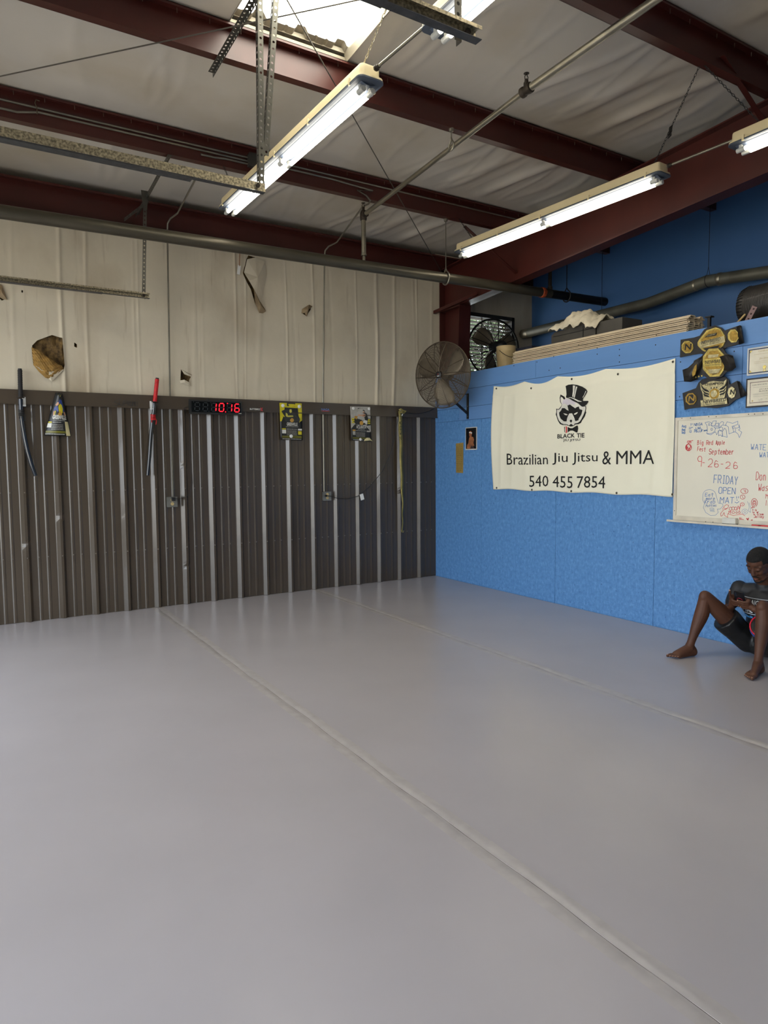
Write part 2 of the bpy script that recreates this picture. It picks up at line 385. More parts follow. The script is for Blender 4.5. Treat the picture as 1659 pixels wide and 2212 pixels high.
def wallfab(x, z):
    y = 0.004 * sin(1.9 * x + 1.3 * z) + 0.004 * sin(4.1 * x - 0.6 * z)
    for a, w, h, s in ridges:
        q = (x - a - s * (z - 3) - 0.006 * sin(3 * z + a)) / w
        if abs(q) < 3: y -= h * math.exp(-q * q) * (0.75 + 0.25 * sin(2.3 * z + 5 * a))
    t = (z - 2.9) / 0.5
    return y - 0.01 * math.exp(-t * t)
def fabric_wall(name, x0, x1, z0, z1, nx, nzz, cut=None):
    vs = []; fs = []
    for j in range(nzz + 1):
        for i in range(nx + 1):
            x = x0 + (x1 - x0) * i / nx; z = z0 + (z1 - z0) * j / nzz; vs.append((x, wallfab(x, z) - 0.004, z))
    for j in range(nzz):
        for i in range(nx):
            c = (x0 + (x1 - x0) * (i + .5) / nx, z0 + (z1 - z0) * (j + .5) / nzz)
            if any(inside(c, h) for h in HP): continue
            if cut and cut[0] < c[0] < cut[1] and cut[2] < c[1] < cut[3]: continue
            fs.append((j * (nx + 1) + i, j * (nx + 1) + i + 1, (j + 1) * (nx + 1) + i + 1, (j + 1) * (nx + 1) + i))
    kept = set(q for f in fs for q in f); cnt = {}
    for f in fs:
        for q in f: cnt[q] = cnt.get(q, 0) + 1
    for q, c in cnt.items():                 # pull the rim of each tear onto its outline
        i = q % (nx + 1); j = q // (nx + 1)
        if c == 4 or i in (0, nx) or j in (0, nzz): continue
        x, y, z = vs[q]; best = None
        for h in HP:
            for k in range(len(h)):
                ax, az = h[k - 1]; bx_, bz = h[k]; dx, dz = bx_ - ax, bz - az
                t = max(0, min(1, ((x - ax) * dx + (z - az) * dz) / (dx * dx + dz * dz))); px_, pz_ = ax + t * dx, az + t * dz
                d = (px_ - x) ** 2 + (pz_ - z) ** 2
                if best is None or d < best[0]: best = (d, px_, pz_)
        if best and best[0] < 0.0004: vs[q] = (best[1], y, best[2])
    return struct(name, MB().add(vs, fs), M_fabric, smooth=True)
LX0, LX1, LZ0, LZ1 = 0.50, 1.36, 2.62, 3.52        # louvre opening
fabric_wall('wall_back', -5.2, 0.0, BT - 0.02, 3.95, 860, 230)
fabric_wall('wall_back', 0.0, 1.72, BT - 0.02, 4.2, 130, 100, (LX0, LX1, LZ0, LZ1))
struct('wall_back', MB().rng(XL - .1, -5.2, -0.006, 0.0, BT - 0.02, 4.2), M_fabric)
# fibreglass behind the tears, then the outer metal skin
M_wool = mat('yellow_brown_fibreglass', (150, 120, 72), 0.95, scale=16, rgb2=(62, 46, 26), bump=1.0, bscale=40)  # dark mottle paints in the shade deep in the wool
def woolf(u, v):
    x = XL + 0.1 + u * (-0.02 - XL - 0.1); z = BT + v * 1.7; return V((x, 0.045 + 0.018 * sin(31 * x + 9 * z) * sin(27 * z) + 0.01 * sin(71 * x), z))
o = part('fibreglass_batt', MB().grid(330, 70, woolf), M_wool, wl, smooth=True); o['kind'] = 'stuff'
# flaps of torn vinyl, modelled as small curled sheets
def flap(pts, depth, m, name='torn_flap'):
    mb = MB(); P = [WL(a, b, d) for a, b, d in pts]; c = sum(P, V()) / len(P) + V((0, -depth, 0)); n = len(P)
    mb.add(P + [c], [(i, (i + 1) % n, n) for i in range(n)])
    o = part(name, mb, m, wl); md = o.modifiers.new('s', 'SOLIDIFY'); md.thickness = 0.003; return o
M_kraft = mat('brown_stained_vinyl', (150, 128, 96), 0.7, var=0.2, scale=12)
flap([(527, 588, .015), (534, 560, .02), (552, 556, .02), (572, 565, .015), (576, 590, .01), (571, 620, .01), (568, 640, .01), (561, 655, .015), (549, 625, .05), (538, 606, .06)], 0.035, M_fabric)
flap([(549, 625, .05), (561, 650, .03), (571, 668, .03), (575, 672, .02), (568, 677, .02), (560, 676, .03), (552, 656, .05)], 0.02, M_kraft)
flap([(72, 786, .01), (98, 812, .01), (112, 824, .03), (138, 798, .03), (118, 806, .05), (90, 800, .06)], 0.03, M_fabric)
def lump(u, v):
    T = [(68, 750), (84, 757), (98, 768), (112, 777), (124, 786), (134, 790)]; B = [(72, 788), (84, 803), (98, 816), (112, 820), (126, 808), (138, 799)]
    s = u * 5; i = min(4, int(s)); w = s - i; a = [T[i][k] * (1 - w) + T[i + 1][k] * w for k in (0, 1)]; b = [B[i][k] * (1 - w) + B[i + 1][k] * w for k in (0, 1)]
    e = (sin(pi * min(max(u, .02), .98)) * sin(pi * min(max(v, .02), .98))) ** .5
    return WL(a[0] * (1 - v) + b[0] * v, a[1] * (1 - v) + b[1] * v, .012 + .055 * e + .012 * e * sin(17 * u + 6 * v) * sin(13 * v + 4 * u) + .006 * sin(41 * u) * sin(37 * v))
o = part('torn_flap', MB().grid(40, 24, lump), mat('golden_fibreglass_paper', (176, 136, 70), 0.9, var=0.25, scale=14, bump=1.0, bscale=50), wl, True)
if 0: flap([], 0, mat('golden_fibreglass_paper', (176, 136, 70), 0.9, var=0.15, scale=18, bump=0.8, bscale=50))
flap([(391, 797, .01), (414, 810, .02), (413, 814, .02), (398, 808, .03)], 0.01, M_fabric)
flap([(388, 822, .01), (398, 820, .04), (409, 826, .03), (412, 834, .02), (389, 828, .01)], 0.02, M_fabric)
flap([(652, 668, .01), (668, 658, .03), (675, 662, .02), (668, 668, .03), (663, 684, .02), (658, 676, .03), (651, 677, .01)], 0.03, M_kraft)
flap([(-4, 612, .01), (4, 616, .02), (16, 648, .03), (6, 646, .02), (-4, 640, .01)], 0.02, M_kraft)
sk = MB(); sk.rng(XL - .1, 0.3, 0.10, 0.13, -0.1, 4.3); sk.rng(0.3, LX0, 0.10, 0.13, -0.1, 4.4); sk.rng(LX1, 2.1, 0.10, 0.13, -0.1, 4.4)
sk.rng(LX0, LX1, 0.10, 0.13, -0.1, LZ0); sk.rng(LX0, LX1, 0.10, 0.13, LZ1, 4.4)
struct('wall_back', sk, M_roof)

# blue partition: OSB below, painted boards above, capped
mb = MB(); mb.rng(0.02, 0.12, YF, 0.0, -0.05, 2.57)
wr = struct('wall_right', mb, M_blueboard)
ys = [0.0, -0.95, -2.17, -3.39, -4.61, -5.83, -7.05, -8.27, -9.49, YF]
for a, b in zip(ys, ys[1:]): part('osb_panel', MB().rng(0.0, 0.02, b + 0.002, a - 0.0015, -0.055, 2.022), M_blue, wr)
ys = {0: [0.0, -1.86, -5.1, -8.4, YF], 1: [0.0, -4.17, -7.6, YF], 2: [0.0, -0.52, -4.17, -7.9, YF]}
zs = [(2.405, 2.585), (2.185, 2.401), (2.026, 2.181)]
for r, (za, zb) in enumerate(zs):
    for a, b in zip(ys[r], ys[r][1:]):
        if r == 2 and a == 0.0: part('osb_panel', MB().rng(0.0, 0.02, b + 0.002, a, za, zb), M_blue, wr); continue
        part('wall_board', MB().rng(-0.003 - 0.004 * r * 0, 0.02, b + 0.002, a - 0.0015, za, zb), M_blueboard, wr)
mb = MB(); mb.rng(0.0, 0.13, YF, 0.0, 2.585, 2.60); part('top_cap', mb, M_blueboard, wr)
mb = MB()
for (a, b) in [(1110, 790), (1250, 745), (1186, 800), (1290, 752), (1290, 765), (1418, 724), (1416, 745), (1338, 755), (1338, 768), (1338, 782), (1196, 770), (1470, 782), (1468, 857), (1586, 759), (1160, 782), (1210, 795)]:
    q = WR(a, b, 0.0035); mb.lathe(q, (-1, 0, 0), [(0, 0.006), (0.002, 0.005)], 8)
part('screw', mb, M_iron, wr)['kind'] = 'stuff'
# loft deck and the far blue wall above it
struct('floor', MB().rng(0.12, 1.75, YF, 0.0, 2.50, 2.56), mat('loft_plywood', (120, 96, 66), 0.8))
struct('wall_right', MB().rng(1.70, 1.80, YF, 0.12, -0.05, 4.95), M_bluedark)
# left wall with the two roller door openings, wall behind the camera
lw = MB(); d0, d1 = DOORS
lw.rng(XL - .1, XL, d0[1], 0.1, -0.05, 4.9); lw.rng(XL - .1, XL, d1[1], d0[0], -0.05, 4.9); lw.rng(XL - .1, XL, YF, d1[0], -0.05, 4.9)
for a, b, h in DOORS: lw.rng(XL - .1, XL, a, b, h, 5.0)
struct('wall_left', lw, M_fabric)
struct('wall_front', MB().rng(XL - .1, 1.8, YF - .1, YF, -0.05, 5.2), M_white)

# vinyl ceiling between and over the purlins, with a skylight cut-out
SK = (-3.70, -2.83, -4.28, -2.84)
rc = random.Random(5)
folds = [(rc.uniform(-7, 1.6), rc.uniform(0.02, 0.05), rc.uniform(0.002, 0.009), rc.uniform(-0.35, 0.35), rc.uniform(0, 6)) for _ in range(44)]
folds += [(-0.95, 0.07, 0.030, 0.55, 1.0), (-0.55, 0.06, 0.034, 0.6, 2.0), (-1.45, 0.04, 0.02, 0.45, 3.0), (-2.6, 0.04, 0.018, 0.35, 1.5), (-2.5, 0.03, 0.016, 0.33, 1.6), (-4.6, 0.05, 0.014, -0.2, 1)]
PUR = [-1.38, -2.80, -4.30, -5.80, -7.30, -8.80, -10.3]
def ceil(x, y):
    L = [0.12] + PUR + [-12.0]; j = 0
    while j < len(L) - 2 and y < L[j + 1]: j += 1
    t = max(0.0, min(1.0, (y - L[j] + 0.07) / (L[j + 1] - L[j] + 0.07))); yy = j + t
    z = roofz(y) + 0.006 - 0.032 * sin(pi * t) - 0.006 * sin(1.3 * x + j) * sin(pi * t)
    for a, w, h, s, ph in folds:
        q = (x - a - s * 0.8 * (t - 0.5) * (1 if int(ph) % 2 else .6) - 0.05 * sin(2 * pi * t + ph) - 0.1 * (math.floor(yy) % 3)) / w
        if abs(q) < 3: z -= h * math.exp(-q * q) * sin(pi * t) * 1.0
    return z
def ceil_sheet(x0, x1, y0, y1, nx, ny):
    vs = [(x0 + (x1 - x0) * i / nx, y0 + (y1 - y0) * j / ny) for j in range(ny + 1) for i in range(nx + 1)]; fs = []
    for j in range(ny):
        for i in range(nx):
            cx = x0 + (x1 - x0) * (i + .5) / nx; cy = y0 + (y1 - y0) * (j + .5) / ny
            if SK[0] < cx < SK[1] and SK[2] < cy < SK[3]: continue
            fs.append((j * (nx + 1) + i, j * (nx + 1) + i + 1, (j + 1) * (nx + 1) + i + 1, (j + 1) * (nx + 1) + i))
    struct('ceiling', MB().add([(x, y, ceil(x, y)) for x, y in vs], fs), M_ceil, smooth=True)
ceil_sheet(-7.15, 1.75, 0.12, -6.0, 445, 120)
ceil_sheet(-7.15, 1.75, -6.0, YF - 0.1, 60, 40)
# folded vinyl edges round the cut-out, roof deck and translucent roof sheet
mb = MB(); zf = lambda y, o: roofz(y) + o
for x in (SK[0], SK[1]):
    s = -1 if x == SK[0] else 1
    mb.add([(x, SK[2], zf(SK[2], -.01)), (x, SK[3], zf(SK[3], -.01)), (x - s * 0.01, SK[3], zf(SK[3], .05)), (x - s * 0.01, SK[2], zf(SK[2], .05))], [(0, 1, 2, 3)])
for y in (SK[2], SK[3]):
    mb.add([(SK[0], y, zf(y, -.01)), (SK[1], y, zf(y, -.01)), (SK[1], y, zf(y, .03)), (SK[0], y, zf(y, .03))], [(0, 1, 2, 3)])
wn = struct('window_1', mb, M_roof)
mb = MB(); zz = 0.05
for (a, b, c, d) in ((-7.3, SK[0] + .01, YF - .1, 0.2), (SK[1] - .01, 2.0, YF - .1, 0.2), (SK[0] + .01, SK[1] - .01, YF - .1, SK[2] + .01), (SK[0] + .01, SK[1] - .01, SK[3] - .01, 0.2)):
    mb.add([(a, c, zf(c, zz)), (b, c, zf(c, zz)), (b, d, zf(d, zz)), (a, d, zf(d, zz)), (a, c, zf(c, zz + .03)), (b, c, zf(c, zz + .03)), (b, d, zf(d, zz + .03)), (a, d, zf(d, zz + .03))],
           [(0, 1, 2, 3), (4, 5, 6, 7), (0, 1, 5, 4), (1, 2, 6, 5), (2, 3, 7, 6), (3, 0, 4, 7)])
struct('ceiling', mb, M_roof)
msk = bpy.data.materials.new('translucent_roof_sheet'); msk.use_nodes = True; n = msk.node_tree; n.nodes.clear()
ou = n.nodes.new('ShaderNodeOutputMaterial'); mx = n.nodes.new('ShaderNodeMixShader'); tr = n.nodes.new('ShaderNodeBsdfTransparent'); tl = n.nodes.new('ShaderNodeBsdfTranslucent')
noi = n.nodes.new('ShaderNodeTexNoise'); noi.inputs['Scale'].default_value = 3; rp = n.nodes.new('ShaderNodeValToRGB')
rp.color_ramp.elements[0].color = (.85, .88, .8, 1); rp.color_ramp.elements[1].color = (1, .95, .82, 1); n.links.new(noi.outputs[0], rp.inputs[0]); n.links.new(rp.outputs[0], tl.inputs[0])
mx.inputs[0].default_value = 1.0; n.links.new(tr.outputs[0], mx.inputs[1]); n.links.new(tl.outputs[0], mx.inputs[2]); n.links.new(mx.outputs[0], ou.inputs[0])
def corr(u, v):
    x = SK[0] - 0.02 + u * (SK[1] - SK[0] + 0.04); y = SK[2] - 0.05 + v * (SK[3] - SK[2] + 0.1); t = (x % 0.3048) / 0.3048
    h = max(0, min(1, (0.16 - abs(t - 0.5)) / 0.06)) * 0.035 + (0.006 if 0.1 < t < 0.16 or 0.84 < t < 0.9 else 0)
    return V((x, y, roofz(y) + 0.085 + h))
part('translucent_roof_sheet', MB().grid(90, 4, corr), msk, wn)
# corrugated edge of the metal roof seen at the lower end of the skylight
def corr2(u, v):
    p = corr(u, 1.0); return V((p.x, SK[3] + 0.02 - 0.08 * v * 1.0, roofz(SK[3]) + 0.045 + 0.025 * v + (p.z - roofz(p.y) - 0.085) - 0.0))
part('roof_flashing', MB().grid(90, 2, corr2), M_roof, wn)

# louvred vent in the insulated wall, trees outside
mb = MB(); t = 0.05
for a, b, c, d in ((LX0, LX0 + t, LZ0, LZ1), (LX1 - t, LX1, LZ0, LZ1), (LX0, LX1, LZ0, LZ0 + t), (LX0, LX1, LZ1 - t, LZ1)): mb.rng(a, b, -0.02, 0.13, c, d)
lv = struct('window_2', mb, mat('dark_louver_frame', (52, 48, 42), 0.6))
mb = MB()
for i in range(17):
    z = LZ0 + t + 0.02 + i * 0.048
    mb.box(((LX0 + LX1) / 2, 0.06, z), (LX1 - LX0 - 2 * t, 0.046, 0.003), Matrix.Rotation(R(-36), 3, 'X'))
for x in (LX0 + 0.3, LX0 + 0.6): mb.rng(x, x + 0.012, 0.02, 0.035, LZ0, LZ1)
part('louver_blade', mb, mat('grey_louver_metal', (128, 122, 110), 0.4, 0.5), lv)['kind'] = 'stuff'
mb = MB(); rl = random.Random(9)
for i in range(9500):
    c = V((rl.uniform(1.2, 6.2), rl.uniform(1.8, 4.8), rl.uniform(2.2, 5.4))); a = V((rl.gauss(0, 1), rl.gauss(0, 1), rl.gauss(0, 1))).normalized(); b = a.cross(V((rl.gauss(0, 1), rl.gauss(0, 1), rl.gauss(0, 1)))).normalized()
    s = rl.uniform(0.05, 0.10); mb.add([c - a * s, c - b * s * .5, c + a * s, c + b * s * .5], [(0, 1, 2, 3)])
for i in range(7): mb.cyl((0.2 + i * 0.7, 3.2, 0), (0.2 + i * 0.7, 3.2, 6), 0.06, 0.03, 8)
solo('tree', mb, M_leaf, 'bright green trees glimpsed outside through the louvred vent', 'tree', (2, 3, 0), kind='stuff')
struct('floor', MB().rng(-30, XL - 0.1, -30, 20, -0.3, -0.08), M_conc)

# ================================================================ steel frame
def purlin(y, name, label, group=None, x0=XL, x1=1.7):
    mb = MB(); zt = roofz(y) - 0.004; zb = zt - 0.2; t = 0.004
    mb.rng(x0, x1, y - t, y, zb, zt)
    mb.rng(x0, x1, y - 0.065, y, zt - t, zt); mb.rng(x0, x1, y - 0.065, y - 0.061, zt - 0.018, zt)
    mb.rng(x0, x1, y, y + 0.065, zb, zb + t); mb.rng(x0, x1, y + 0.061, y + 0.065, zb, zb + 0.018)
    o = solo(name, mb, M_red, label, 'roof beam', (-2, y, zb), group)
    mb = MB(); xx = x0 + 0.1
    while xx < x1: mb.cyl((xx, y - 0.03, zt), (xx, y - 0.03, zt - 0.035), 0.003, 0.002, 5); xx += 0.305 if int(xx * 10) % 2 else 0.21
    part('roof_screw', mb, M_conduit, o)['kind'] = 'stuff'
    return o
PL = ['red steel roof purlin nearest the back wall, with grey conduits on its face', 'red steel roof purlin at the lower edge of the bright skylight', 'red steel roof purlin crossing the top right corner above the light chains']
PG = 'red roof purlins'
for i, y in enumerate(PUR[:3]): purlin(y, 'roof_purlin', PL[i], PG)
for y in PUR[3:]: purlin(y, 'roof_purlin', 'red steel roof purlin farther up the roof behind the camera', PG)
mb = MB()
mb.rng(XL, 1.7, -0.03, -0.024, 3.86, 4.17); mb.rng(XL, 1.7, -0.11, -0.024, 4.145, 4.15); mb.rng(XL, 1.7, -0.11, -0.024, 3.86, 3.866)
mb.rng(XL, 1.7, -0.115, -0.11, 3.86, 3.885); mb.rng(XL, 1.7, -0.115, -0.11, 4.13, 4.15)
solo('eave_strut', mb, M_red, 'dark red steel eave beam along the top of the cream back wall', 'roof beam', (-2, -0.03, 3.86))
WX = 0.15
mb = MB(); za = lambda y: 3.455 - 0.06 * y; zb_ = lambda y: 4.0 - 0.0625 * y
def ibeam(mb, y0, y1, bot, top, hw=0.078, t=0.012):
    for (za0, za1) in ((bot(y0), bot(y1)),):
        mb.prism([V((WX - hw, y0, bot(y0))), V((WX - hw, y1, bot(y1))), V((WX - hw, y1, bot(y1) + t)), V((WX - hw, y0, bot(y0) + t))], (2 * hw, 0, 0))
    mb.prism([V((WX - hw, y0, top(y0) - t)), V((WX - hw, y1, top(y1) - t)), V((WX - hw, y1, top(y1))), V((WX - hw, y0, top(y0)))], (2 * hw, 0, 0))
    mb.prism([V((WX - t / 2, y0, bot(y0))), V((WX - t / 2, y1, bot(y1))), V((WX - t / 2, y1, top(y1))), V((WX - t / 2, y0, top(y0)))], (t, 0, 0))
ibeam(mb, -0.03, YF, za, zb_)
solo('rafter', mb, M_red, 'deep red steel rafter rising along the top of the blue wall', 'roof beam', (WX, -0.5, 3.5))
mb = MB(); fy = lambda z: -0.40 - 0.045 * (z - 2.5)
mb.rng(WX - 0.09, WX + 0.09, -0.03, -0.018, 2.562, 4.0)
mb.prism([V((WX - 0.09, fy(2.562), 2.562)), V((WX - 0.09, fy(3.5), 3.5)), V((WX - 0.09, fy(3.5) + 0.012, 3.5)), V((WX - 0.09, fy(2.562) + 0.012, 2.562))], (0.18, 0, 0))
mb.prism([V((WX - 0.004, -0.02, 2.562)), V((WX - 0.004, fy(2.562), 2.562)), V((WX - 0.004, fy(3.5), 3.5)), V((WX - 0.004, -0.02, 4.0))], (0.008, 0, 0))
mb.rng(WX - 0.085, WX, -0.45, -0.03, 3.46, 3.472)
col = solo('column', mb, M_red, 'red steel column rising behind the blue wall beside the round fan', 'column', (WX, -0.2, 2.56))
def angle(mb, a, b, w, t, n1, n2):
    a = V(a); b = V(b); n1 = V(n1).normalized(); n2 = V(n2).normalized()
    for p, q in ((n1, n2), (n2, n1)): mb.prism([a, a + p * w, a + p * w + q * t, a + q * t], b - a)
    return mb
braces = [(plane(0, .13, 1112, 592), plane(1, -1.37, 1000, 490), 'red steel knee brace from the rafter up to the purlin behind the middle light'),
          (plane(0, .13, 1642, 262), plane(1, -4.30, 1553, 124), 'red steel knee brace beside the top right lamp chains'),]
for a, b, l in braces: solo('knee_brace', angle(MB(), a, b, 0.04, 0.004, (0, -1, 0), (1, 0, 0.6)), M_red, l, 'brace', a, 'red knee braces')
a = WL(936, 678, 0.02); b = plane(0, 0.06, 1030, 637)
solo('knee_brace', angle(MB(), a, b, 0.04, 0.004, (0, 0, 1), (1, 0, 0)), M_red, 'short dark red steel angle from the back wall to the column top', 'brace', a, 'red knee braces')
M_rod = mat('steel_rod', (92, 86, 78), 0.45, 0.5)
# roof bracing rods crossing under the purlins
def roofpt(x, y, z0):
    d = ray(x, y); t = (z0 - 0.06 * CAM.y - CAM.z) / (d.z + 0.06 * d.y); return CAM + d * t
p = roofpt(955, 590, 3.95); q = roofpt(620, 0, 3.95); q = q + (q - p) * 0.55
solo('bracing_rod', MB().cyl(p, q, 0.0042, n=8), M_rod, 'thin dark steel bracing rod slanting down to the column corner', 'rod', p, 'thin roof bracing rods')
p = roofpt(0, 165, 3.95); q = roofpt(750, 5, 3.95); d = q - p
solo('bracing_rod', MB().cyl(p - d * 0.9, q + d * 0.8, 0.0042, n=8), M_rod, 'thin steel bracing rod crossing the skylight from the left edge', 'rod', p, 'thin roof bracing rods')
# ================================================================ pipes and conduits
MY = -1.32
p0 = WL(0, 457, -MY); p1 = WL(963, 601, -MY); pe = WL(1312, 653, -MY)
def mz(x): return p0.z + (pe.z - p0.z) * (x - p0.x) / (pe.x - p0.x)
mp_ = thing('sprinkler_main_pipe', 'thick dark iron sprinkler main pipe running the length of the back wall', 'pipe', (-2, MY, mz(-2)))
r = 0.053
part('pipe', MB().tube([(XL, MY, mz(XL)), (pe.x - 1.0, MY, mz(pe.x - 1.0))], r, 20), M_pipe, mp_, True)
mb = MB(); mb.tube([(pe.x - 1.0, MY, mz(pe.x - 1)), (pe.x, MY, pe.z)], r * 0.95, 20); part('end_pipe', mb, mat('black_pipe', (30, 26, 24), 0.4, 0.5), mp_, True)
part('end_cap', MB().lathe((pe.x - 0.03, MY, pe.z), (1, 0, 0), [(0, r), (0.03, r * 1.08), (0.05, r * 1.08), (0.05, r * .7)], 20), M_iron, mp_, True)
mb = MB(); xj = WL(1172, 632, -MY).x
mb.lathe((xj - 0.03, MY, mz(xj)), (1, 0, 0.02), [(0, r), (0.005, r * 1.12), (0.05, r * 1.12), (0.055, r)], 20); part('rusty_coupling', mb, mat('orange_rust', (196, 84, 40), 0.7, var=0.3, scale=30), mp_, True, 'orange rusty pipe joint')
def clevis(parent, x, y, z, top, rr=0.06, m=None):
    mb = MB(); pts = [(x, y + rr * 1.05 * sin(t), z + rr * 1.15 * cos(t) + (0.03 if abs(t) < .3 else 0)) for t in [2 * pi * i / 16 for i in range(16)]]
    mb.tube(pts, 0.008, 6, closed=True); mb.cyl((x, y, z + rr * 1.3), (x, y, top), 0.005, n=6); mb.lathe((x, y, top - 0.03), (0, 0, 1), [(0, .006), (0.005, .018), (0.03, .022)], 8)
    part('clevis_hanger', mb, m or M_conduit, parent, True)
h1 = p1.x; clevis(mp_, h1, MY, mz(h1), roofz(MY) - 0.2)
h2 = WL(1224, 640, -MY).x; clevis(mp_, h2, MY, mz(h2), roofz(MY) - 0.2, m=M_wire)
# branch line up the roof slope
b0 = roofpt(785, 465, 3.885); b1 = roofpt(1137, 195, 3.885); b2 = roofpt(1415, 0, 3.885); dd = (b2 - b1).normalized(); b3 = b2 + dd * 3.5
bp_ = thing('sprinkler_branch_pipe', 'slim grey sprinkler branch pipe climbing diagonally under the ceiling', 'pipe', b0)
part('pipe', MB().cyl(b0, b1, 0.021, n=14), M_gpipe, bp_, True); part('pipe', MB().cyl(b1, b3, 0.026, n=14), M_gpipe, bp_, True)
mb = MB(); mb.lathe(b1 - dd * 0.05, dd, [(0, .026), (.008, .036), (.03, .036), (.04, .03), (.07, .036), (.095, .036), (.1, .028)], 14); mb.cyl(b1, b1 + V((0, 0, .05)), .02, n=10)
part('tee_fitting', mb, M_iron, bp_, True)
def head(p):
    mb = MB(); mb.lathe(p, (0, 0, 1), [(0, .014), (.02, .014), (.025, .009), (.03, .009)], 10)
    mb.tube([p + V((-.012, 0, .02)), p + V((-.016, 0, .045)), p + V((0, 0, .065))], .003, 5); mb.tube([p + V((.012, 0, .02)), p + V((.016, 0, .045)), p + V((0, 0, .065))], .003, 5)
    mb.lathe(p + V((0, 0, .066)), (0, 0, 1), [(0, .006), (.001, .02), (.003, .02)], 12); part('sprinkler_head', mb, M_iron, bp_)
head(b1 + V((0, 0, .045)))
drop = V((b0.x, b0.y, mz(b0.x)))
mb = MB(); mb.lathe(b0 + V((0, 0, -.05)), (0, 0, 1), [(0, .03), (.02, .034), (.07, .034), (.09, .026), (.1, .016)], 12); mb.cyl(b0, b0 + dd * .05, .032, n=12); part('elbow_fitting', mb, M_iron, bp_, True)
head(b0 + V((0, 0, .05)))
mb = MB(); mb.cyl(b0 - V((0, 0, .04)), drop + V((0, 0, .10)), .024, n=12); mb.lathe(drop + V((0, 0, .1)), (0, 0, 1), [(0, .024), (.004, .028), (.02, .028), (.024, .024)], 12); mb.cyl(drop + V((0, 0, .03)), drop + V((0, 0, .1)), .015, n=10); part('drop_pipe', mb, M_gpipe, bp_, True)
hb = roofpt(975, 315, 3.885); clevis(bp_, hb.x, hb.y, hb.z, roofz(hb.y) - 0.2, 0.03, M_conduit)
# riser beyond the rafter
q = WL(1188, 625, -MY); mb = MB(); mb.cyl((q.x, MY, mz(q.x) + .04), (q.x, MY, roofz(MY) - .22), .022, n=12); mb.lathe((q.x, MY, mz(q.x) + .05), (0, 0, 1), [(0, .03), (.03, .03), (.035, .022)], 12)
solo('riser_pipe', mb, M_iron, 'short dark upright pipe rising from the black pipe end by the navy wall', 'pipe', (q.x, MY, mz(q.x) + .04), smooth=True)
# flue along the far blue wall
fa = plane(0, 1.5, 1130, 722); fb = plane(0, 1.5, 1400, 655); fc = plane(0, 1.5, 1528, 607); fd = plane(0, 1.5, 1659, 588); ff = fd + (fd - fc) * 3
fl = thing('flue_pipe', 'long dark grey sheet metal flue pipe slanting above the loft', 'pipe', fa)
part('duct', MB().tube([fa, fb, fc, fd, ff], 0.062, 20), M_flue, fl, True)
mb = MB(); mb.lathe(fa, (0, 1, 0), [(-.12, .063), (-.1, .066), (0, .066), (.02, .055)], 20); part('collar', mb, M_gpipe, fl, True)
mb = MB(); mb.lathe(fc, fd - fc, [(.12, .062), (.13, .068), (.16, .068), (.17, .062)], 20); part('joint_band', mb, M_gpipe, fl, True); mb = MB().lathe(fb, fc - fb, [(.6, .062), (.605, .066), (.62, .062)], 20); part('joint_band', mb, M_gpipe, fl, True)
for (a, b) in ((1530, 437), (1300, 545)):
    pt = plane(0, 1.5, a, 640 if a < 1400 else 600); t = plane(0, 1.5, a, b); k = (pt.y - fa.y) / (fd.y - fa.y); zc = fa.z + (fd.z - fa.z) * k
    zc = (fb.z + (fc.z - fb.z) * ((pt.y - fb.y) / (fc.y - fb.y))) if pt.y > fc.y else fc.z
    mb = MB(); mb.tube([(1.5, pt.y, t.z), (1.5, pt.y, zc + .3), (1.5, pt.y, zc + .14)], .003, 5); mb.tube([(1.5 + .066 * sin(u), pt.y, zc + .066 * cos(u) + (.08 if abs(u) < .2 or abs(u - 2 * pi) < .2 else 0)) for u in [2 * pi * i / 16 for i in range(16)]], .003, 5, closed=True)
    part('hanging_wire', mb, M_wire, fl)
# conduits along the first purlin and down the wall
def cond(name, pts, r, label, group='thin grey electrical conduits', m=None, extra=None):
    o = solo(name, MB().tube(pts, r, 8), m or M_conduit, label, 'conduit', pts[0], group, smooth=True)
    if extra: extra(o)
    return o
PY = -1.38 - 0.014; pz = roofz(-1.38)
bx = WL(535, 362, -PY).x
for k, (dz, l) in enumerate(((-.085, 'upper long grey conduit on the face of the purlin'), (-.115, 'lower long grey conduit on the face of the purlin, kinked at the left'))):
    pts = [(XL + .1, PY, pz + dz), (bx - .35, PY, pz + dz), (bx - .2, PY, pz + dz - .0), (bx, PY, pz + dz)]
    if k: pts = [(XL + .1, PY, pz - .15), (-4.95, PY, pz - .15), (-4.85, PY, pz - .15), (-4.7, PY, pz + dz)] + pts[1:]
    cond('conduit', pts, .009, l)
cond('conduit', [(bx - .42, PY, pz - .15), (bx - .3, PY, pz - .15), (bx - .2, PY, pz - .14), (bx, PY, pz - .14)], .009, 'short grey conduit bending into the ceiling junction box')
jb = MB(); jb.rng(bx, bx + .11, PY - .045, PY + .01, pz - .165, pz - .06); jb.rng(bx - .004, bx + .114, PY - .05, PY - .045, pz - .17, pz - .055)
solo('junction_box', jb, mat('dark_grey_box', (58, 56, 52), 0.5, 0.3), 'dark square junction box on the purlin behind the long left light', 'junction box', (bx, PY, pz - .16))
c1 = roofpt(797, 441, 3.99); c2 = roofpt(712, 500, 3.99); cx1 = WL(692, 540, .02).x
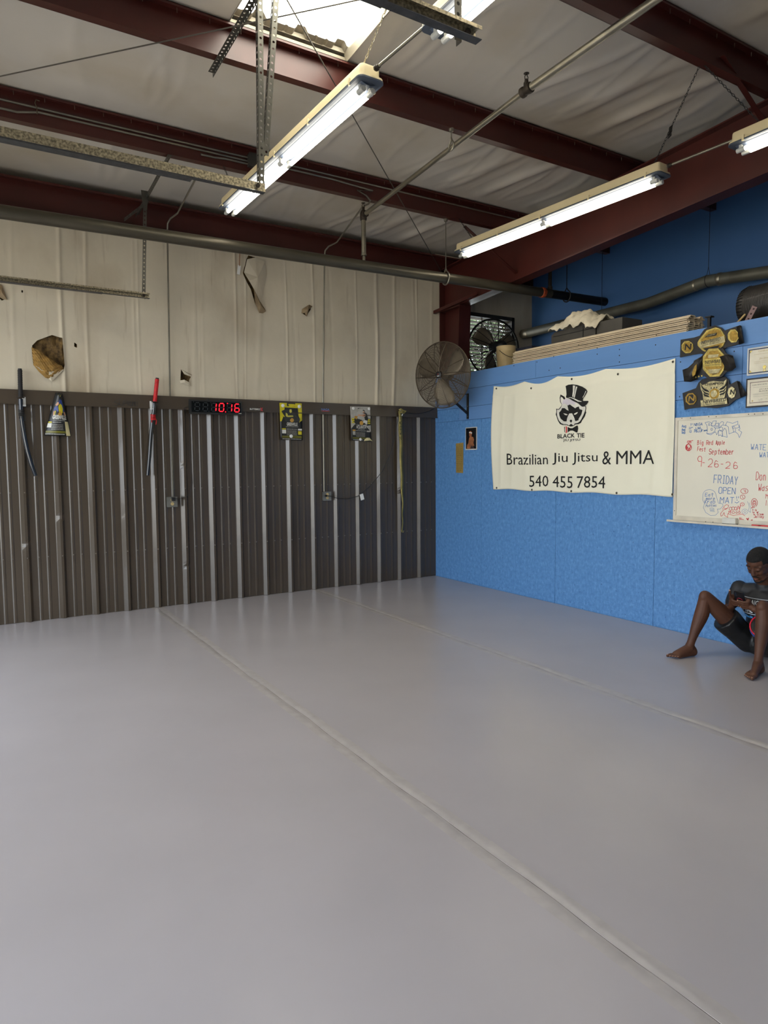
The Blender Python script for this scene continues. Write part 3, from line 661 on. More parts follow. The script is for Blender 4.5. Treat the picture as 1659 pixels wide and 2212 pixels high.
cond('conduit', [(bx + .11, PY, pz - .10), (-2.2, PY, pz - .10), (-1.75, PY, pz - .12), (c1.x - .16, PY, pz - .15), (c1.x - .06, PY, pz - .18), (c1.x - .01, PY + .01, pz - .215), (c1.x, PY + .06, pz - .228), (c1.x - .02, PY + .14, pz - .23), (cx1 + .05, -.34, 4.0), (cx1 + .015, -.20, 3.985), (cx1, -.145, 3.95), (cx1, -.125, 3.88), (cx1, -.10, 3.5), (cx1, -.032, 2.23), (cx1, -.03, 2.0), (cx1, -.03, 1.17)], .009,
     'grey conduit running down the back wall to the outlet with a black cord')
cond('conduit', [(bx + .11, PY, pz - .065), (1.6, PY, pz - .065)], .009, 'long thin grey conduit along the purlin right of the junction box')
cx2 = WL(357, 540, .02).x; c3 = roofpt(418, 385, 3.99)
cond('conduit', [(c3.x, -1.30, 4.05), (cx2 + .05, -.34, 4.0), (cx2 + .015, -.20, 3.985), (cx2, -.145, 3.95), (cx2, -.125, 3.88), (cx2, -.10, 3.5), (cx2, -.032, 2.23), (cx2, -.03, 2.0), (cx2, -.03, 1.3), (cx2 + .0, -.03, 1.16)], .009,
     'grey conduit running down the back wall left of the digital clock')
def outlet(a, b, label, plug):
    c = WL(a, b, 0.02); t = thing('outlet_box', label, 'outlet', (c.x, -.012, c.z), 'surface mounted outlet boxes')
    bx_ = part('box', MB().rng(c.x - .05, c.x + .05, -.05, -.012, c.z - .05, c.z + .05), mat('galvanised_box', (128, 128, 122), .4, .6), t)
    mb = MB(); mb.rng(c.x - .054, c.x + .054, -.053, -.05, c.z - .054, c.z + .054); cp_ = part('cover_plate', mb, mat('galvanised_plate', (140, 138, 130), .4, .6), t)
    mb = MB(); mb.lathe((c.x, -.053, c.z - .02), (0, -1, 0), [(0, .017), (.003, .017)], 16); mb.lathe((c.x, -.053, c.z + .022), (0, -1, 0), [(0, .017), (.003, .017)], 16)
    for dx in (-.006, .006): mb.mat(1).rng(c.x + dx - .001, c.x + dx + .001, -.0575, -.055, c.z - .024, c.z - .014)
    part('socket', mb, [mat('ivory_socket', (214, 188, 130), .4), M_black], cp_)
    part('screw', MB().lathe((c.x + .044, -.053, c.z + .044), (0, -1, 0), [(0, .003), (.002, .003)], 6), M_conduit, cp_)
    return c
oc1 = outlet(370.5, 1084, 'small square outlet box under the clock conduit', 1); oc2 = outlet(704.5, 1071.5, 'small square outlet box with a black cord swooping away right', 1)
mb = MB(); mb.rng(oc1.x - .012, oc1.x + .022, -.10, -.056, oc1.z + .012, oc1.z + .05)
t = thing('power_adapter', 'black plug-in power adapter in the outlet under the clock', 'adapter', (oc1.x, -.08, oc1.z + .03)); part('adapter_body', mb, M_black, t)
cl = WL(400, 880, .03)
part('thin_cord', MB().tube([(oc1.x + .02, -.09, oc1.z + .035), (oc1.x + .1, -.07, oc1.z + .035), (oc1.x + .19, -.05, oc1.z + .08), (oc1.x + .215, -.045, oc1.z + .2), (oc1.x + .2, -.045, oc1.z + .55), (oc1.x + .21, -.045, 2.0), (cl.x + .0, -.06, 2.05), (cl.x - .02, -.06, 2.1), (cl.x + .02, -.07, 2.12)], .002, 5), M_black, t)
# black cord from the second outlet to the fan
cp = [(705, 1071), (716, 1072), (730, 1077), (752, 1078), (775, 1071), (800, 1050), (826, 1018), (842, 985), (852, 950), (858, 915), (862, 890)]
P = [WL(a, b, .07) for a, b in cp] + [WL(868, 888, .08), WL(885, 893, .07), WL(905, 894, .07), WL(925, 889, .07), WL(938, 883, .07)]
t = thing('extension_cord', 'long black extension cord drooping from the right outlet up to the fan', 'cord', P[0])
mb = MB(); mb.tube(P, .004, 6); part('cord', mb, M_black, t, True)
mb = MB(); mb.lathe((P[0].x, -.056, P[0].z), (0, -1, 0), [(0, .014), (.025, .012), (.035, .006)], 10); part('plug', mb, M_black, t, True)
q = WL(782, 1073.5, .075); mb = MB(); rot = Matrix.Rotation(R(-15), 3, 'Y'); mb.box(q, (.05, .001, .075), rot)
part('warning_tag', mb, M_wht, t); 

# ================================================================ door tracks and their slotted angle hangers
def rail(y, xe, label, nlip):
    t = thing('door_track', label, 'door track', (xe, y, 3.1), 'galvanised roller door tracks')
    mb = MB(); x0 = XL + .2; z = 3.1; w = .05; hh = .044; s = 1 if nlip > 0 else -1
    # C shaped channel open to the door side
    mb.rng(x0, xe, y, y + .002, z - hh / 2, z + hh / 2)
    mb.rng(x0, xe, y, y + s * w * .75, z + hh / 2, z + hh / 2 + .002)
    mb.rng(x0, xe, y + s * w * .75 - .001, y + s * w * .75 + .001, z + hh / 2 - .012, z + hh / 2)
    part('channel', mb, M_galv, t)
    part('bottom_lip', MB().rng(x0, xe, y, y + s * w * .75, z - hh / 2 - .003, z - hh / 2 - .001), M_galv_shaded, t)  # underside shade of the channel painted in as a darker steel
    part('stiffener_angle', MB().rng(x0, xe - .42, y - s * .0, y + s * .06, z - hh / 2 - .008, z - hh / 2 - .004), M_galv_shaded, t)
    mb = MB(); mb.lathe((xe - .05, y - .02, z), (0, 1, 0), [(0, .013), (.01, .013), (.011, .008), (.022, .008)], 6); part('bolt', mb, M_iron, t)
    return t
RX = -3.74
rail(-3.52, RX, 'galvanised door track hanging in the upper left, ending over the long lamp', 1)
rail(-0.56, RX, 'galvanised door track low on the left, hung near the back wall', -1)
rail(-5.24, -3.578, 'dark galvanised door track end at the top centre by the skylight', -1)
def slotted(mb, a, b, n1, n2, w=.032, t=.003):
    """perforated steel angle: two legs each with a row of punched round holes"""
    a = V(a); b = V(b); d = b - a; L = d.length; d.normalize(); n1 = V(n1); n1 = (n1 - d * n1.dot(d)).normalized(); n2 = V(n2); n2 = (n2 - d * n2.dot(d) - n1 * n2.dot(n1)).normalized()
    N = max(1, int(L / .038)); s = L / N; r = .0075; oc = [(cos(pi / 4 * k + pi / 8), sin(pi / 4 * k + pi / 8)) for k in range(8)]
    for leg in (n1, n2):
        for i in range(N):
            o = a + d * (i * s); ce = o + d * s / 2 + leg * w / 2
            sq = [o, o + d * s, o + d * s + leg * w, o + leg * w]
            ho = [ce + d * r * c + leg * r * q for c, q in oc]   # octagon starting in the + + quadrant
            P = sq + ho
            mb.add(P, [(2, 3, 6, 5), (2, 5, 4), (3, 0, 8, 7), (3, 7, 6), (0, 1, 10, 9), (0, 9, 8), (1, 2, 4, 11), (1, 11, 10)])
    return mb
def slot_thing(label, segs, loc):
    t = thing('slotted_angle_hanger', label, 'hanger bracket', loc, 'slotted steel angle hangers')
    for a, b, n1, n2 in segs:
        o = part('slotted_angle', slotted(MB(), a, b, n1, n2), M_angle, t); m = o.modifiers.new('s', 'SOLIDIFY'); m.thickness = .0022; m.offset = 0
    return t
e1 = V((RX - .03, -3.50, 3.08))
slot_thing('pair of slotted steel angles dropping from the skylight to the upper left track', [
    (V((-3.755, -3.5, 4.19)), e1 + V((-.0, 0, .0)), (1, 0, 0), (0, 1, 0)), (V((-3.655, -3.5, 4.20)), V((-3.735, -3.49, 3.3)), (1, 0, 0), (0, 1, 0)),
    (V((-3.74, -4.27, 4.22)), V((-3.74, -2.62, 4.165)), (0, 0, -1), (-1, 0, 0))], e1)
e2 = V((RX - .03, -.54, 3.08)); 
slot_thing('slotted steel angle bracket holding the lower left track, passing behind the main pipe', [
    (V((RX + .01, -.56, 4.02)), e2, (-1, 0, 0), (0, 1, 0)), (V((RX, -1.40, 4.09)), V((RX, -.10, 4.0)), (0, 0, -1), (1, 0, 0)), (V((RX + .0, -.56, 3.98)), V((RX - .12, -.14, 3.93)), (0, 0, -1), (1, 0, 0))], e2)
mb = MB()
g0 = V((RX + .005, -.56, 4.02)); mb.prism([g0 + V((-.05, -.01, .05)), g0 + V((.02, -.01, .05)), g0 + V((.0, -.01, -.12)), g0 + V((-.035, -.01, -.12))], (0, -.003, 0))
q = [o for o in C.objects if o.name.startswith('slotted_angle_hanger')][-1]; part('gusset_plate', mb, M_angle, q)
e3 = V((RX + .11, -5.22, 3.08))
slot_thing('slotted steel angle holding the track end at the top centre', [(V((RX + .11, -5.22, 4.3)), e3, (-1, 0, 0), (0, 1, 0)), (V((RX + .05, -5.78, 4.36)), V((RX + .05, -4.3, 4.3)), (0, 0, -1), (1, 0, 0))], e3)

# ================================================================ fluorescent fixtures
def rrect(hx, y0, y1, r):
    pts = []
    for cx, cy, a0 in ((hx - r, y1 - r, 0), (-hx + r, y1 - r, 90), (-hx + r, y0 + r, 180), (hx - r, y0 + r, 270)):
        for k in range(5): a = R(a0 + 22.5 * k); pts.append((cx + r * cos(a), cy + r * sin(a)))
    return pts
FL = 2.44; FZ = 3.72
def loft(mb, rings):
    n = len(rings[0]); P = [p for r_ in rings for p in r_]; F = []
    for i in range(len(rings) - 1):
        for k in range(n): F.append((i * n + k, i * n + (k + 1) % n, (i + 1) * n + (k + 1) % n, (i + 1) * n + k))
    F.append(tuple(range(n))[::-1]); F.append(tuple((len(rings) - 1) * n + k for k in range(n))); return mb.add(P, F)
def fixture():
    t = thing('fluorescent_light', 'x', 'ceiling light', (0, 0, 0), 'eight foot fluorescent ceiling lights')
    R_ = lambda hx, y0, y1, r, z: [(a, b, z) for a, b in rrect(hx, y0, y1, r)]
    hs_ = part('housing', loft(MB(), [R_(.062, .02, FL - .02, .02, .105), R_(.066, .016, FL - .016, .024, .095), R_(.068, .014, FL - .014, .026, .045), R_(.085, .0, FL, .035, .04), R_(.088, -.002, FL + .002, .037, .028)]), M_cream, t, True)
    part('rim', loft(MB(), [R_(.086, .0, FL, .035, .028), R_(.090, -.004, FL + .004, .037, .024), R_(.090, -.004, FL + .004, .037, .016), R_(.084, .002, FL - .002, .034, .014)]), mat('dark_grey_gasket', (78, 86, 98), .5), hs_, True)
    mb = MB(); n = 2
    for s in (-1, 1): mb.add([(s * .080, .04, .0135), (s * .052, .04, .020), (s * .052, FL - .04, .020), (s * .080, FL - .04, .0135)], [(0, 1, 2, 3)])
    mb.add([(-.052, .04, .012), (.052, .04, .012), (.052, FL - .04, .012), (-.052, FL - .04, .012)], [(0, 1, 2, 3)]); mb.add([(-.012, .04, .0), (.012, .04, .0), (.012, FL - .04, .0), (-.012, FL - .04, .0)], [(0, 1, 2, 3)])
    for s in (-1, 1): mb.add([(s * .052, .04, .012), (s * .012, .04, .0), (s * .012, FL - .04, .0), (s * .052, FL - .04, .012)], [(0, 1, 2, 3)])
    part('reflector', mb, M_refl, t)
    for y0, y1 in ((.09, FL / 2 - .03), (FL / 2 + .03, FL - .09)):
        for s in (-1, 1):
            tb = part('lamp_tube', MB().cyl((s * .033, y0, -.022), (s * .033, y1, -.022), .0155, n=14), M_tube, t, True)
    for y in (.075, FL / 2, FL - .075):
        for s in (-1, 1):
            mb = MB(); mb.rng(s * .033 - .012, s * .033 + .012, y - .01, y + .01, -.035, .012); mb.lathe((s * .033, y - .03, -.022), (0, 1, 0), [(0, .0165), (.06, .0165)], 14)
            part('lamp_socket', mb, mat('grey_white_socket', (205, 205, 198), .4), t, True)
    for k in range(5):
        for s in (-1, 1):
            y = .12 + k * (FL - .24) / 4; mb = MB(); mb.rng(s * .088 - .004, s * .088 + .004, y - .008, y + .008, .01, .05); part('latch', mb, M_cream, hs_)
    return t
F0 = fixture(); lights = [F0, copy_tree(F0), copy_tree(F0), copy_tree(F0)]
spec = [((-3.17, -3.79, FZ), 'long lit double tube ceiling light hanging centre left across the ceiling', 1.2),
        ((-.53, -3.82, FZ), 'long lit double tube ceiling light in front of the red rafter', 3.3),
        ((-3.13, -6.74, FZ), 'lit double tube ceiling light at the top edge beside the skylight', .0),
        ((-.50, -6.78, FZ), 'lit ceiling light cut off by the right edge of the view', .0)]
for o, (loc, lab, rz) in zip(lights, spec):
    o.location = loc; o['label'] = lab; o.rotation_euler = (0, 0, R(rz) * 1.0)
bpy.context.view_layer.update()
def chain(mb, a, b, link=.022, r=.0022):
    a = V(a); b = V(b); L = (b - a).length; d = (b - a).normalized(); x, y, _ = frame_of(d); n = int(L / link)
    for i in range(n):
        c = a + d * (i + .5) * L / n; u = x if i % 2 else y
        mb.tube([c + d * (link * .62) * cos(t) + u * (link * .3) * sin(t) for t in [2 * pi * k / 8 for k in range(8)]], r, 4, closed=True)
    return mb
ch = [((-3.17, -3.62, FZ + .105), (-3.15, -4.26, 4.29), 'brass coloured chain holding the long left light below the skylight', M_galv),
      ((-3.22, -1.55, FZ + .105), (-3.26, -1.37, 4.12), 'short dark chain at the far end of the long left light', M_wire),
      ((-.55, -3.72, FZ + .105), (-.76, -4.26, 4.29), 'slanting dark chain with a knot rising from the middle light to the purlin', M_wire),
      ((-.51, -4.55, FZ + .105), (-.74, -4.26, 4.29), 'slanting dark chain rising from the right edge light to the purlin', M_wire),
      ((-.65, -1.60, FZ + .105), (-.67, -1.37, 4.12), 'short dark chain at the far end of the middle light', M_wire)]
for a, b, l, m in ch:
    mb = chain(MB(), a, b)
    if 'knot' in l:
        c = V(a).lerp(V(b), .42)
        for k in range(5): chain(mb, c + V((0, .004 * k, 0)), c + V((.006 * k - .012, .01 * k, -.075)))
    solo('hanging_chain', mb, m, l, 'chain', a, 'lamp hanging chains')
for a, b, l in [((-3.16, -3.80, FZ + .07), (-3.13, -4.31, FZ + .07), 'grey conduit linking the long left light to the one at the top edge'),
                ((-.53, -3.83, FZ + .07), (-.50, -4.35, FZ + .07), 'grey conduit linking the middle light to the right edge light')]:
    t = thing('link_conduit', l, 'conduit', a, 'conduits linking the lights'); part('conduit', MB().cyl(a, b, .009, n=10), M_gpipe, t, True)
    d = (V(b) - V(a)).normalized(); part('connector', MB().lathe(V(a) + d * .012, d, [(0, .018), (.012, .018), (.014, .014), (.035, .012)], 10), M_iron, t, True)
# light positions of the far fixtures start where the linked conduits end
lights[2].location = (-3.10, -6.74, FZ); lights[3].location = (-.47, -6.78, FZ)
# ================================================================ fans
def fan_cage(mb, c, ax, Rr, dep, rings, spokes, wr_, ang0=0.0):
    x, y, d = frame_of(ax); c = V(c)
    def prof(t): return dep * (1 - t ** 3)             # dome depth at radius fraction t
    for side in (1, -1):
        for i in range(rings):
            t = .16 + .84 * i / (rings - 1) * .99; mb.tube([c + d * side * prof(t) + (x * cos(a) + y * sin(a)) * Rr * t for a in [2 * pi * k / 40 for k in range(40)]], wr_ * .55, 3, closed=True)
        for k in range(spokes):
            a = 2 * pi * k / spokes + ang0
            mb.tube([c + d * side * prof(t) + (x * cos(a + .12 * (1 - t)) + y * sin(a + .12 * (1 - t))) * Rr * t for t in (.1, .35, .6, .8, .93, 1.0)], wr_ * 1.25, 4)
    return mb
def fan_blades(mb, c, ax, Rr, n, a0, tw=.5):
    x, y, d = frame_of(ax); c = V(c)
    for b in range(n):
        a = a0 + 2 * pi * b / n; P = []; F = []
        for i in range(9):
            t = .12 + .80 * i / 8; w = .50 + .55 * math.sin(pi * min(1, i / 8 * .9 + .1)) ** .7
            for j in range(6):
                s = j / 5 - .5; aa = a + s * w * (1.15 - .25 * t) + .35 * t; P.append(c + (x * cos(aa) + y * sin(aa)) * Rr * t + d * (-s * tw * .17 * (1 - .3 * t)))
        for i in range(8):
            for j in range(5): F.append((i * 6 + j, i * 6 + j + 1, (i + 1) * 6 + j + 1, (i + 1) * 6 + j))
        mb.add(P, F)
    return mb
M_cage = mat('dusty_brown_wire', (96, 84, 68), .45, .6, var=.2, scale=20)
M_blade = mat('dusty_fan_blade', (150, 138, 118), .45, .5, var=.15, scale=8)
fc_ = V((-.44, -.76, 2.535)); fax = V((-.995, -.36, -.06)).normalized(); fR = .385
t = thing('wall_fan', 'round wall fan in a dusty brown wire cage at the corner of the blue wall', 'fan', fc_)
part('cage', fan_cage(MB(), fc_, fax, fR, .085, 34, 14, .0040), M_cage, t)
part('rim', MB().tube([fc_ + (frame_of(fax)[0] * cos(a) + frame_of(fax)[1] * sin(a)) * fR for a in [2 * pi * k / 56 for k in range(56)]], .007, 8, closed=True), M_cage, t, True)
b_ = part('fan_blade', fan_blades(MB(), fc_, fax, fR, 3, .35), M_blade, t, True); b_.modifiers.new('s', 'SOLIDIFY').thickness = .002
part('motor', MB().lathe(fc_ - fax * .03, -fax, [(0, .03), (.01, .06), (.09, .065), (.13, .055), (.15, .03)], 20), M_black, t, True)
hub_ = part('hub', MB().lathe(fc_ + fax * .065, fax, [(0, .04), (.02, .04), (.026, .03)], 20), M_black, t, True)
x_, y_, _ = frame_of(fax); mb = MB(); mb.lathe(fc_ + fax * .0915 + V((0, 0, .008)), fax, [(0, .008), (.001, .007)], 3); part('logo', mb, mat('red_logo', (210, 60, 50), .5), hub_)
mb = MB(); fn = lambda u, v: fc_ + fax * .093 + V((fax.y, -fax.x, 0)).normalized() * u * -1 + V((0, 0, v)); mb.rng; mb.add([fn(-.016, -.018), fn(.016, -.018), fn(.016, -.011), fn(-.016, -.011)], [(0, 1, 2, 3)]); part('logo_text', mb, M_wht, hub_)
br = MB(); a = WR(1011, 850); b = WR(1011, 905); zt, zb2 = a.z, b.z; by = a.y
br.rng(-.006, 0, by - .022, by + .022, zb2, zt); br.rng(-.40, 0, by - .012, by + .012, zt - .016, zt - .008); br.prism([V((-.006, by - .01, zb2 + .05)), V((-.006, by - .01, zb2 + .08)), V((-.33, by - .01, zt - .01)), V((-.33, by - .01, zt - .04))], (0, .02, 0))
br.cyl(fc_ - fax * .1, (-.30, by, zt - .012), .018, n=10); br.cyl((-.30, by, zt - .06), (-.30, by, zt + .05), .02, n=10)
brk = part('wall_bracket', br, M_black, t, True)
mb = MB()
for z in (zt - .03, (zt + zb2) / 2, zb2 + .03): mb.lathe((-.006, by, z), (-1, 0, 0), [(0, .006), (.003, .005)], 8)
part('bolt', mb, M_conduit, brk)
# drum fan in front of the louvre
dc = V((1.0, -.24, 3.06)); dax = V((-.62, -.78, -.02)).normalized(); dR = .44
dc = WL(1066, 752, .30)
t = thing('loft_fan', 'large dark wire caged fan on the loft in front of the louvred vent', 'fan', dc)
M_dcage = mat('dark_wire', (40, 36, 32), .5, .5)
part('cage', fan_cage(MB(), dc, V((-.2, -1, 0)), .375, .10, 22, 18, .0036), M_dcage, t)
part('rim', MB().tube([dc + (frame_of(V((-.2, -1, 0)))[0] * cos(a) + frame_of(V((-.2, -1, 0)))[1] * sin(a)) * .375 for a in [2 * pi * k / 48 for k in range(48)]], .013, 8, closed=True), M_dcage, t, True)
o = part('fan_blade', fan_blades(MB(), dc, V((-.2, -1, 0)), .36, 3, .1), M_blade, t, True); o.modifiers.new('s', 'SOLIDIFY').thickness = .002
part('motor', MB().lathe(dc + V((-.02, -.12, 0)), V((.1, -1, .0)), [(-.12, .06), (-.1, .075), (.06, .075), (.1, .06), (.12, .03)], 20), M_black, t, True)
mb = MB(); mb.cyl(dc + V((0, 0, -.375)), (dc.x, dc.y, 2.56), .018, n=10); mb.lathe((dc.x, dc.y, 2.56), (0, 0, 1), [(0, .2), (.015, .2), (.03, .03)], 24); part('stand', mb, M_black, t, True)

# ================================================================ things stored on the loft edge
pan_a = WZ(1102, 790, 2.61); pan_y0 = WR(1104, 788).y; pan_y1 = WR(1482, 717).y
M_sheet = mat('beige_corrugated_plastic', (206, 188, 158), .35, var=.06, scale=5, spec=.6)
for k in range(8):
    z = 2.602 + k * .0165; mb = MB(); x0 = .012 + (0, .007, .002, .009, .0, .006, .003, .008)[k]; rk = random.Random(k); ya = pan_y0 - rk.uniform(0, .02); yb = pan_y1 + rk.uniform(-.01, .01)
    xs = [0, .018, .03, .09, .105, .155, .17, .195, .21, .23]; zs_ = [0, 0, .02, .02, 0, 0, .02, .02, 0, 0]
    P = []
    for yy in (ya, yb):
        for j, xx in enumerate(xs): P.append((x0 + xx, yy, z + zs_[j]))
        for j, xx in list(enumerate(xs))[::-1]: P.append((x0 + xx, yy, z + zs_[j] * .98 + .0085))
    n = 20; F = [(i, (i + 1) % n, n + (i + 1) % n, n + i) for i in range(n)] + [tuple(range(n)), tuple(range(2 * n - 1, n - 1, -1))]
    mb.add(P, F)
    lab = 'beige corrugated plastic roof sheet, topmost of the stack on the blue wall' if k == 7 else ('beige corrugated plastic roof sheet, lowest of the stack on the blue wall' if k == 0 else 'beige corrugated plastic roof sheet inside the stack on the blue wall')
    solo('corrugated_sheet', mb, M_sheet, lab, 'roof sheet', (x0, ya, z), 'beige corrugated sheets stacked on the blue wall')
a = plane(0, .34, 1191, 742); b = plane(0, .34, 1286, 720); zt = a.z + .115
mb = MB(); bw = .30; x0 = .34
mb.prism([V((x0, a.y, 2.56)), V((x0, b.y, 2.56)), V((x0, b.y, zt + .0)), V((x0, b.y + .02, zt + .02)), V((x0, a.y - .05, zt + .0)), V((x0, a.y, zt - .03))], (bw, 0, 0))
t = thing('storage_case', 'dark grey plastic case on the loft under a white cloth', 'case', (x0, a.y, 2.56)); cb_ = part('case_body', mb, mat('dark_grey_case', (74, 70, 64), .55), t)
mb = MB(); mb.rng(x0 - .006, x0, b.y + .16, b.y + .165, 2.7, zt); mb.rng(x0 - .004, x0, b.y + .02, a.y - .03, zt - .05, zt - .045); part('lid_seam', mb, M_black, cb_)
mb = MB(); mb.rng(x0 - .0, x0 + bw, b.y - .34, b.y - .02, 2.56, zt - .0)
solo('storage_case', mb, mat('dark_grey_case', (74, 70, 64), .55), 'second dark case on the loft, mostly under the white cloth', 'case', (x0, b.y - .1, 2.56))
ca = plane(0, .45, 1205, 722); cb = plane(0, .45, 1312, 706)
def clothf(u, v):
    y = ca.y + (cb.y - ca.y) * u; h = .15 * sin(pi * min(1, u * .8 + .12)) ** .7 * (1 - .2 * cos(7 * u)); xx = .34 + .30 * v
    e = sin(pi * v) ** .5
    return V((xx - .04 * (1 - e) , y, zt + .012 + (h * e) + .012 * sin(19 * u + 5 * v) + .012 * sin(31 * u - 13 * v) + .008 * sin(57 * u + 21 * v) + .006 * sin(83 * u - 40 * v) * sin(29 * v) - .05 * (1 - e) * (u > .75)))
o = solo('white_cloth', MB().grid(44, 20, clothf), mat('white_crumpled_cloth', (224, 212, 186), .8, bump=.4, bscale=40), 'crumpled white cloth heaped on the dark loft case', 'cloth', clothf(.5, .5), smooth=True); o.modifiers.new('s', 'SOLIDIFY').thickness = .006
# bucket
c = plane(1, -.62, 1094, 790); bc = V((plane(1, .5, 1094, 770).x, -.5, 2.56)); bc = plane(1, -.80, 1093, 770); bc.z = 2.56
t = thing('bucket', 'cream plastic bucket on the loft beside the caged fan', 'bucket', bc); hgt = plane(1, -.80, 1093, 749).z - 2.56
part('body', MB().lathe(bc, (0, 0, 1), [(0, .10), (hgt * .8, .118), (hgt * .82, .124), (hgt * .86, .124), (hgt * .88, .119), (hgt, .122), (hgt + .004, .11), (hgt - .03, .108)], 28), mat('cream_bucket_plastic', (216, 190, 140), .45), t, True)
part('handle', MB().tube([bc + V((-.125 * cos(a), -.02 - .10 * sin(a), hgt * .85 - .09 * sin(a))) for a in [pi * k / 12 for k in range(13)]], .003, 6), M_wire, t)
mb = MB(); a = plane(0, .6, 1098, 757); b = plane(0, .6, 1149, 753); mb.rng(.6, .9, b.y, a.y, 2.56, a.z); solo('loft_box', mb, mat('navy_box', (36, 40, 56), .6), 'dark navy box behind the bucket on the loft', 'box', (.6, a.y, 2.56))
# black post
a = WR(1527, 707, -.15); b = WR(1527, 686, -.15); mb = MB(); mb.rng(.16, .18, a.y - .020, a.y + .004, 2.56, b.z); t = thing('black_post', 'short black steel post standing behind the top title belt', 'post', (.17, a.y, 2.56)); part('post', mb, M_black, t)
mb = MB(); mb.rng(.145, .195, a.y - .036, a.y + .020, b.z, b.z + .010); part('top_plate', mb, M_black, t)
# punching bag, pegboard bracket and broom stick at the right edge
pc = plane(0, .42, 1668, 655)
def bagp(u, v): return None
mb = MB(); mb.lathe(pc + V((0, .255, 0)), (0, -1, 0), [(0, .05), (.01, .11), (.04, .155), (.08, .172), (.6, .172), (.64, .15), (.66, .08)], 32)
t = thing('punching_bag', 'black leather punching bag lying on the loft at the right edge', 'punching bag', pc); part('bag_body', mb, mat('black_leather', (44, 40, 36), .5, bump=.5, bscale=14, stretch=(1, 6, 1), coat=.1), t, True)
mb = MB()
for k in range(40):
    a = 2 * pi * k / 40; mb.tube([pc + V((sin(a) * .157, .215, cos(a) * .157)), pc + V((sin(a) * .176, .16, cos(a) * .176))], .004, 4)
part('gathered_seam', mb, M_black, t)
a = plane(0, .16, 1612, 693); b = plane(0, .16, 1612, 668)
o = solo('slotted_bracket', slotted(MB(), (.16, a.y + .03, 2.60), (.16, a.y - .05, b.z + .02), (0, -1, 0), (1, 0, 0), w=.045), mat('dusty_pink_metal', (140, 112, 108), .5, .2), 'dusty pink perforated bracket beside the punching bag', 'bracket', (.16, a.y, 2.6)); o.modifiers.new('s', 'SOLIDIFY').thickness = .003
a = plane(0, .2, 1585, 702); b = plane(0, .3, 1619, 668); solo('wooden_stick', MB().cyl((a.x, a.y, 2.61), b + (b - a) * .4, .008, n=8), mat('pale_wood', (206, 176, 120), .6), 'pale wooden stick leaning on the loft edge by the punching bag', 'stick', a)

# ================================================================ banner on the blue wall
BN = [WR(1068, 834), WR(1460, 775), WR(1455, 1074), WR(1067, 1057)]
by0, by1, bz0, bz1 = -1.180, -3.572, 1.182, 2.386
def topdip(u):
    g = [0, .215, .425, .685, 1.0]
    for a, b in zip(g, g[1:]):
        if a <= u <= b: return .030 * sin(pi * (u - a) / (b - a)) * (1.6 if a == .215 else 1.0 if a else .9)
    return 0
def banoff(u, v):
    o = .012 + .010 * sin(3.0 * u + 2) * sin(pi * v) + .006 * sin(9 * u + 3 * v) * v + .004 * sin(23 * u + 4 * v) * v * v
    for a, w, h in ((.07, .012, .007), (.15, .015, .006), (.24, .014, .005), (.33, .02, .004), (.93, .015, .007), (.84, .02, .005)):
        q = (u - a - .03 * (v - .5)) / w; o += h * math.exp(-q * q) * (1 - v) ** .3
    q = (v - .905) / .012; o += .004 * math.exp(-q * q)
    if u > .96: o += (u - .96) * .6 * sin(pi * v) ** .7
    if u < .04: o += (.04 - u) * .35 * sin(pi * v)
    return max(o, .004)
def banner(u, v, off=0.0):
    side = .012 * sin(pi * v) * (-1 if u < .5 else 1) * abs(u - .5) * -2
    y = by0 + (by1 - by0) * u + side; z = bz0 + (bz1 - bz0) * v - topdip(u) * max(0, (v - .75) / .25) + .012 * sin(pi * u * 4) ** 2 * (1 - v) ** 6
    return V((-banoff(u, v) - off, y, z))
def ban_inv(y, z): return (y - by0) / (by1 - by0), (z - bz0) / (bz1 - bz0)
t = thing('banner', 'large cream vinyl banner with a raccoon in a top hat, hung on the blue wall', 'banner', (-.01, (by0 + by1) / 2, bz0))
sheet_ = o = part('banner_sheet', MB().grid(150, 70, lambda u, v: banner(u, v)), mat('cream_vinyl_banner', (246, 241, 218), .5, var=.02, scale=3, bump=.12, bscale=7, spec=.4), t, True); o.modifiers.new('s', 'SOLIDIFY').thickness = .0012
M_ink = mat('black_print', (26, 25, 23), .5, spec=.4); M_lilac = mat('pale_lilac_print', (226, 216, 222), .5); M_inkred = mat('red_print', (222, 66, 72), .5)
M_paperw = mat('white_print', (240, 236, 222), .5)
def bpx(a, b, off=.003):
    q = WR(a, b, .012); u, v = ban_inv(q.y, q.z); return banner(u, v, off)
mb = MB(); fn = lambda a, b: bpx(a, b, .0028)
def tx(s, a0, a1, yb, yt, yb2=None, yt2=None, bold=0.0, slant=0):
    def f(u, v): 
        w = (u - a0) / (a1 - a0); return fn(u, (yb + ((yb2 or yb) - yb) * w) * (1 - v) + (yt + ((yt2 or yt) - yt) * w) * v)
    text(mb, s, f, a0, a1, 0, 1, 0.0, bold)
for w, a0, a1, yb, yt, yb2, yt2 in (('Brazilian', 1097, 1184, 1004.5, 980, 1003.5, 981.5), ('Jiu', 1193.5, 1226, 1004.5, 978.5, 1004.5, 978), ('Jitsu', 1236, 1290, 1004.5, 977.5, 1003.5, 977), ('&', 1300, 1319, 1004, 975, 1003.5, 974.5), ('MMA', 1330, 1411.5, 1003, 974, 1002.5, 972.5)):
    mb = MB(); tx(w, a0, a1, yb, yt, yb2, yt2); part('lettering', mb, M_ink, sheet_)
mb = MB()
